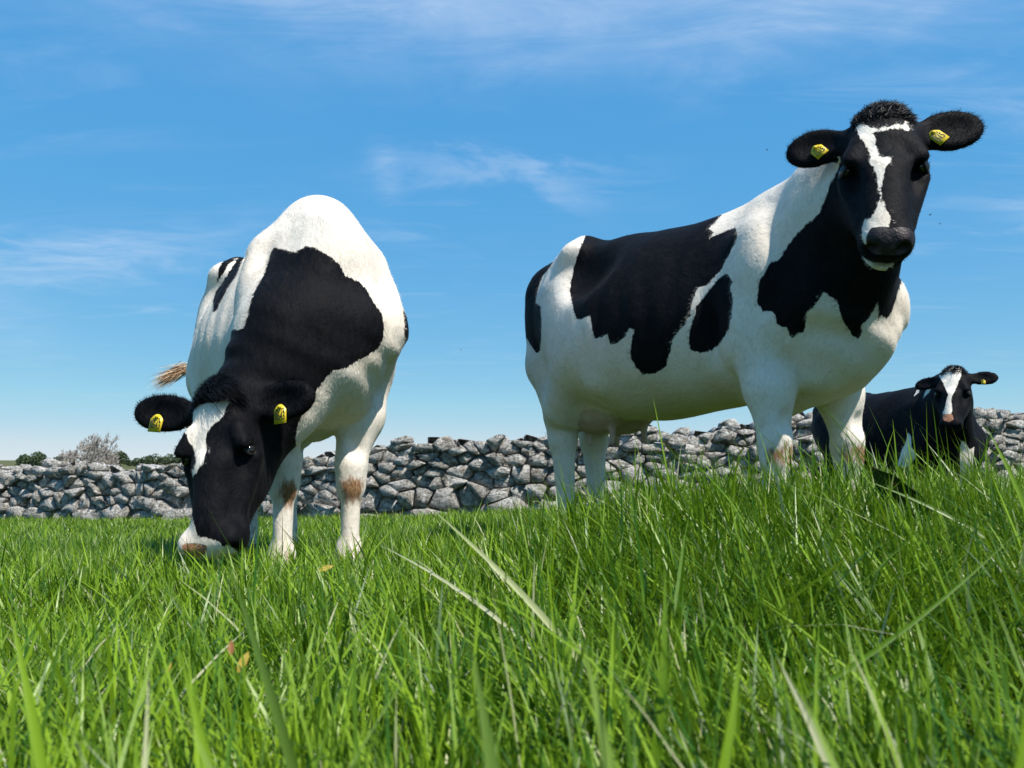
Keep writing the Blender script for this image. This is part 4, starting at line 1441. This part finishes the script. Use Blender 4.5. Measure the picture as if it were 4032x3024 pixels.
def build_tall_blades():
    n = 240
    r = np.sqrt(RNG.uniform(.30**2, 2.4**2, n)); a = RNG.uniform(-.72, .72, n)
    x, y = r*np.sin(a), r*np.cos(a)
    z = ground_z(x, y)
    L = RNG.uniform(.12, .23, n)
    L = np.where((y > 1.2) & (x > .1), L*1.05, L)
    dry = np.where(RNG.random(n) < .06, RNG.uniform(.5, 1, n), 0)
    o = blades('tall_grass', np.stack([x, y, z-.01], 1), L, RNG.uniform(.004, .0075, n)*np.clip(r/.9, .6, 1), RNG.uniform(0, 6.28, n),
               np.abs(RNG.normal(.35, .25, n)), np.abs(RNG.normal(.3, .25, n)), RNG.uniform(.2, .9, n), dry,
               (0, .15, .3, .45, .6, .72, .84, .93, 1), GRASS, RNG.normal(0, .1, n))
    tag(o, 'scattered taller grass blades rising above the sward', 'grass', kind='stuff')


build_tall_blades()


def build_long_blades():
    spec = [((515, 602), (431, 508), .92, .0085, .55), ((1030, 560), (985, 424), 1.15, .010, .0), ((600, 800), (583, 640), .36, .010, .1),
            ((104, 800), (70, 728), .36, .006, .5), ((136, 790), (149, 668), .42, .0045, .7), ((866, 628), (1020, 530), .75, .0055, .0),
            ((806, 732), (776, 655), .50, .007, .75), ((884, 765), (846, 640), .52, .005, .5), ((640, 800), (665, 560), .55, .008, .0),
            ((300, 800), (228, 560), .50, .008, .05), ((980, 800), (1035, 660), .33, .011, .0), ((486, 800), (470, 640), .36, .011, .05),
            ((935, 520), (860, 478), 1.5, .010, .1), ((700, 790), (742, 640), .42, .009, .0), ((40, 790), (8, 600), .5, .008, .0),
            ((210, 800), (180, 650), .38, .010, .0), ((830, 800), (800, 690), .34, .010, .1), ((405, 565), (380, 545), 1.2, .006, .9)]
    V, loops, cnt, ti, dr, al = [], [], [], [], [], []
    m = 12
    for (a, b, dd, w, dry) in spec:
        A, B = at(a[0], a[1], dd), at(b[0], b[1], dd*1.04)
        # run the blade on down to the turf it grows from
        d = unit(B-A)
        g = float(ground_z(A[0], A[1]))
        if A[2] > g and d[2] > .25: A = A-d*min((A[2]-g)/d[2]+.01, .5)
        elif A[2] > g: A = np.array([A[0]-d[0]*.05, A[1], g-.01])
        sd = unit(np.cross(d, np.array([RNG.normal(0, .3), -1, .3]))); n_ = np.cross(sd, d)
        L = np.linalg.norm(B-A)
        o = len(V)
        t0 = RNG.uniform(.2, .9)
        for i in range(m+1):
            t = i/m
            p = A+(B-A)*t+n_*L*.05*math.sin(t*math.pi)+sd*L*.03*math.sin(t*math.pi)
            hw = w*.5*(1-t**3)*(.8+.2*math.sin(t*3))
            for q in (-1, 0, 1):
                V.append(p+sd*hw*q+n_*abs(q)*hw*.35); ti.append(t0); dr.append(dry); al.append(t)
        for i in range(m):
            for q in (0, 1):
                k = o+i*3+q
                loops += [k, k+1, k+4, k+3]; cnt.append(4)
    o = mesh_np('long_grass', np.array(V), loops, np.array(cnt), GRASS, None, True, dict(tint=np.array(ti), dry=np.array(dr), along=np.array(al)))
    tag(o, 'a few long bent grass blades and pale straws nearest the camera', 'grass', kind='stuff')


build_long_blades()


# ------------------------------------------------------------------ far trees and shrubs
TWIG = mat_plain('pale_twigs', rgb(0.34, 0.31, 0.28), 0.85, 0.2, 8, 0.3, 0.1)
LEAF_FAR = mat_foliage('dark_shrub_leaves', rgb(0.030, 0.050, 0.022), rgb(0.075, 0.105, 0.045))
BARK = mat_plain('shrub_bark', rgb(0.09, 0.075, 0.06), 0.9, 0.2, 6, 0.4, 0.3)


def tube(V, loops, a, b, ra, rb, sides=5):
    a, b = np.array(a), np.array(b)
    d = unit(b-a); s = unit(np.cross(d, [0.31, 0.2, 0.93])); t = np.cross(d, s)
    o = len(V)
    for p, r in ((a, ra), (b, rb)):
        for i in range(sides):
            q = 2*math.pi*i/sides
            V.append(p+r*(math.cos(q)*s+math.sin(q)*t))
    for i in range(sides):
        j = (i+1) % sides
        loops += [o+i, o+j, o+sides+j, o+sides+i]


def build_bare_tree():
    D = 52.0
    b = at(90, 462, D)
    base = np.array([b[0], D, float(ground_z(b[0], D))-.05])
    root = empty('bare_tree', base.tolist())
    tag(root, 'round leafless tree with pale grey twigs beyond the wall', 'tree')
    rng = random.Random(5)
    TV, TL, BV, BL = [], [], [], []

    def grow(p, d, ln, r, depth):
        e = p+d*ln
        if depth < 2: tube(TV, TL, p, e, r, r*.75, 6)
        else: tube(BV, BL, p, e, r, r*.65, 4)
        if depth >= 6: return
        for _ in range(rng.choice((2, 3, 3)) if depth < 5 else 3):
            nd = unit(d+np.array([rng.gauss(0, .5), rng.gauss(0, .5), rng.gauss(.02, .34)]))
            grow(p+d*ln*rng.uniform(.6, 1), nd, ln*rng.uniform(.62, .86), max(r*.62, .015), depth+1)
    for i in range(7):
        az = i*.9+rng.uniform(-.3, .3)
        d = unit(np.array([math.cos(az)*.95, math.sin(az)*.95, rng.uniform(.5, 1.1)]))
        grow(np.array([0., 0, 0]), d, .74, .07, 0)
    P = np.array(BV); sc = np.array([4.0/np.ptp(P[:, 0]), 4.0/np.ptp(P[:, 1]), 3.35/P[:, 2].max()])
    mesh_np('trunk', np.array(TV)*sc, TL, 4, TWIG, root, True)
    mesh_np('crown', P*sc, BL, 4, TWIG, root, True)


build_bare_tree()


def shrub(name, label, px, dist, wid, hgt, seed, group='dark shrubs on the far field edge'):
    rng = np.random.default_rng(seed)
    b = at(px, 460, dist)
    base = np.array([b[0], dist, float(ground_z(b[0], dist))-.1])
    root = empty(name, base.tolist())
    tag(root, label, 'shrub', group)
    V, L = [], []
    for i in range(4):
        q = rng.normal(0, 1, 2)*wid*.12
        tube(V, L, (q[0]*.3, q[1]*.3, 0), (q[0]*2, q[1]*2, hgt*.6), .10*hgt*.3, .03*hgt*.3, 5)
    mesh_np('trunk', np.array(V), L, 4, BARK, root, True)
    nb = 9
    C = np.stack([rng.uniform(-.36, .36, nb)*wid, rng.uniform(-.3, .3, nb)*wid, rng.uniform(.3, .72, nb)*hgt], 1)
    Rr = rng.uniform(.16, .30, nb)*min(wid, hgt*1.4)
    n = 1300
    k = rng.integers(0, nb, n)
    u = unit_rows(rng.normal(0, 1, (n, 3)))
    p = C[k]+u*(Rr[k]*rng.uniform(.6, 1.08, n)**.5)[:, None]*np.array([1.2, 1.2, 1])
    p[:, 2] = np.maximum(p[:, 2], .05*hgt)
    sz = rng.uniform(.05, .10, n)*hgt
    s = unit_rows(rng.normal(0, 1, (n, 3))); t_ = unit_rows(np.cross(s, u+.3*rng.normal(0, 1, (n, 3))))
    Q = np.stack([p-s*sz[:, None], p-t_*sz[:, None]*.6, p+s*sz[:, None], p+t_*sz[:, None]*.6], 1).reshape(-1, 3)
    mesh_np('crown', Q, np.arange(len(Q)), 4, LEAF_FAR, root, True, dict(tint=np.repeat(rng.random(n), 4)))


FAR = [('small round shrub at the left picture edge on the skyline', 22, 150, 3.2, 3.6),
       ('low spreading shrub near the left end of the skyline', 52, 155, 7.5, 2.6),
       ('large humped dark shrub left of the leafless tree', 34, 120, 7.0, 3.3),
       ('wide dark shrub touching the left side of the leafless tree', 62, 118, 8.0, 2.5),
       ('upright dark shrub in front of the leafless tree', 66, 90, 2.2, 2.5),
       ('low dark shrub under the right side of the leafless tree', 104, 90, 5.0, 1.9),
       ('single rounded shrub just right of the leafless tree', 119, 150, 4.0, 3.9),
       ('thin low shrub between the rounded shrub and the grazing cow', 136, 160, 6.5, 2.2),
       ('broad dark shrub beside the head of the grazing cow', 150, 160, 7.0, 3.4),
       ('tall shrub half hidden by the grazing cow face', 169, 165, 8.0, 3.8)]
for i, (lab, px_, dd, ww, hh_) in enumerate(FAR):
    shrub('far_shrub', lab, px_, dd, ww, hh_*.78, 100+i)


# ------------------------------------------------------------------ dock leaves, fallen leaves, flies
def mat_dock():
    t = NT('dock_leaf')
    co = t.n('TexCoord').outputs['Object']
    n = t.noise(t.map(co, (40, 40, 40)), 1.0, 4, 0.6)
    sp = t.rng(t.noise(t.map(co, (55, 55, 55), loc=(3, 1, 2)), 1.0, 3, 0.6), 0.60, 0.68)
    c = t.mix(n, rgb(0.016, 0.042, 0.007), rgb(0.040, 0.080, 0.014))
    c = t.mix(sp, c, rgb(0.11, 0.022, 0.012))
    p = t.principled(**{'Base Color': c, 'Roughness': 0.65, 'Specular IOR Level': 0.2, 'Normal': t.bump(n, 0.4, 0.01)})
    return t.done(p.outputs[0])


DOCK = mat_dock()
DOCK_STEM = mat_plain('dock_midrib', rgb(0.20, 0.24, 0.06), 0.5, 0.4, 60, 0.3, 0.1)
DRY_LEAF = mat_plain('yellowed_leaf', rgb(0.46, 0.34, 0.05), 0.6, 0.3, 90, 0.6, 0.2)
RUST_LEAF = mat_plain('rusty_leaf', rgb(0.30, 0.13, 0.04), 0.6, 0.3, 90, 0.6, 0.2)
FLY = mat_plain('fly_black', rgb(0.012, 0.011, 0.012), 0.35, 0.5, 100, 0.3, 0.0)
WING = mat_plain('fly_wing', rgb(0.22, 0.22, 0.23), 0.3, 0.5, 100, 0.3, 0.0)


def leaf_mesh(name, parent, mat, base, tip, normal, width, fold=.35, curl=.12, rib=None, thick=.0012):
    base, tip = np.array(base, float), np.array(tip, float)
    d = tip-base; L = np.linalg.norm(d); d /= L
    n = unit(np.array(normal, float)-np.dot(normal, d)*d); sd = np.cross(n, d)
    m, k = 12, 4
    V = []
    for face in (1, -1):
        for i in range(m+1):
            t = i/m
            hw = width*.5*(math.sin(math.pi*min(t*.94+.05, 1))**.8)
            c = base+d*L*t-n*curl*L*t*t
            for j in range(-k, k+1):
                q = j/k
                wave = .06*width*math.sin(t*19+j)*abs(q)
                V.append(c+sd*hw*q+n*(abs(q)*hw*fold+wave)+n*face*thick*.5)
    W_ = 2*k+1; loops = []
    o2 = (m+1)*W_
    for i in range(m):
        for j in range(W_-1):
            a = i*W_+j
            loops += [a, a+1, a+W_+1, a+W_]
            loops += [o2+a, o2+a+W_, o2+a+W_+1, o2+a+1]
    o = mesh_np(name, np.array(V), loops, 4, mat, parent, True)
    if rib:
        TV, TL = [], []
        for i in range(m):
            t0, t1 = i/m, (i+1)/m
            tube(TV, TL, base+d*L*t0-n*curl*L*t0*t0+n*.001, base+d*L*t1-n*curl*L*t1*t1+n*.001, .0016*(1-.7*t0), .0016*(1-.7*t1), 5)
        mesh_np('midrib', np.array(TV), TL, 4, rib, o, True)
    return o


def build_dock():
    gx, gy = .90, 1.72
    g = float(ground_z(gx, gy))
    root = empty('dock_plant', (gx, gy, g))
    tag(root, 'dark broad dock leaf with rusty spots among the grass before the standing cow', 'plant')
    L = lambda px, py, dd: at(px, py, dd)-np.array([gx, gy, g])
    leaf_mesh('leaf', root, DOCK, L(930, 520, 1.72), L(874, 473, 1.66), (-.75, -.6, .1), .07, .4, .1, DOCK_STEM)
    leaf_mesh('leaf', root, DOCK, L(915, 528, 1.74), L(948, 500, 1.80), (.2, -.6, .75), .055, .3, .15, DOCK_STEM)
    TV, TL = [], []
    tube(TV, TL, (0, 0, -.01), L(930, 520, 1.72), .004, .003, 6)
    tube(TV, TL, (0, .005, -.01), L(915, 528, 1.74), .004, .003, 6)
    mesh_np('stalk', np.array(TV), TL, 4, DOCK_STEM, root, True)


build_dock()


def fallen_leaf(label, px, py, depth, ln, wd, ang, mat):
    p = at(px, py, depth)
    g = float(ground_z(p[0], p[1]))
    p[2] = max(p[2], g+.02)
    e = np.array([math.cos(ang), .25, math.sin(ang)])*ln*.5
    o = leaf_mesh('dead_leaf', None, mat, p-e, p+e, (0.2, -.8, .5), wd, .3, .2)
    tag(o, label, 'leaf', 'withered leaves in the grass')


fallen_leaf('bright yellow withered leaf in the grass below the grazing cow', 243, 662, .86, .022, .009, 1.2, DRY_LEAF)
fallen_leaf('rusty brown withered leaf just left of the bright yellow one', 231, 648, .88, .016, .007, 1.7, RUST_LEAF)
fallen_leaf('small tan withered leaf, farthest left of the withered leaves in the grass', 168, 668, .86, .014, .006, 1.4, DRY_LEAF)
fallen_leaf('yellow withered leaf at the front hooves of the grazing cow', 326, 568, 1.95, .035, .014, .4, DRY_LEAF)
fallen_leaf('brown withered leaf deep in the grass under the standing cow', 668, 630, 1.15, .03, .010, 2.3, RUST_LEAF)


def fly(label, px, py, depth, rz):
    p = at(px, py, depth)
    root = empty('fly', p.tolist(), rz)
    root.scale = (.62,)*3
    tag(root, label, 'fly', 'flies in the air around the cows')
    V, L = [], []
    for a, b, r0, r1 in (((-.0045, 0, 0), (-.001, 0, .0005), .0010, .0020), ((-.001, 0, .0005), (.003, 0, .0008), .0020, .0014), ((.003, 0, .0008), (.0048, 0, .0004), .0016, .0010)):
        tube(V, L, a, b, r0, r1, 7)
    mesh_np('body', np.array(V), L, 4, FLY, root, True)
    for s in (1, -1):
        W_ = np.array([(0, .001*s, .0018), (-.002, .0065*s, .0032), (-.006, .0060*s, .0030), (-.0055, .0022*s, .0022)])
        mesh_np('wing', W_, [0, 1, 2, 3], 4, WING, root, True)


fly('fly hovering left of the standing cow ears', 767, 150, 2.2, .4)
fly('fly in the open sky between the two near cows', 461, 350, 2.4, 1.9)
fly('upper one of two flies right of the standing cow muzzle', 930, 215, 2.0, 2.6)
fly('lower one of two flies right of the standing cow muzzle', 940, 224, 2.0, .9)
fly('fly beside the rump of the standing cow', 529, 376, 2.6, 3.5)
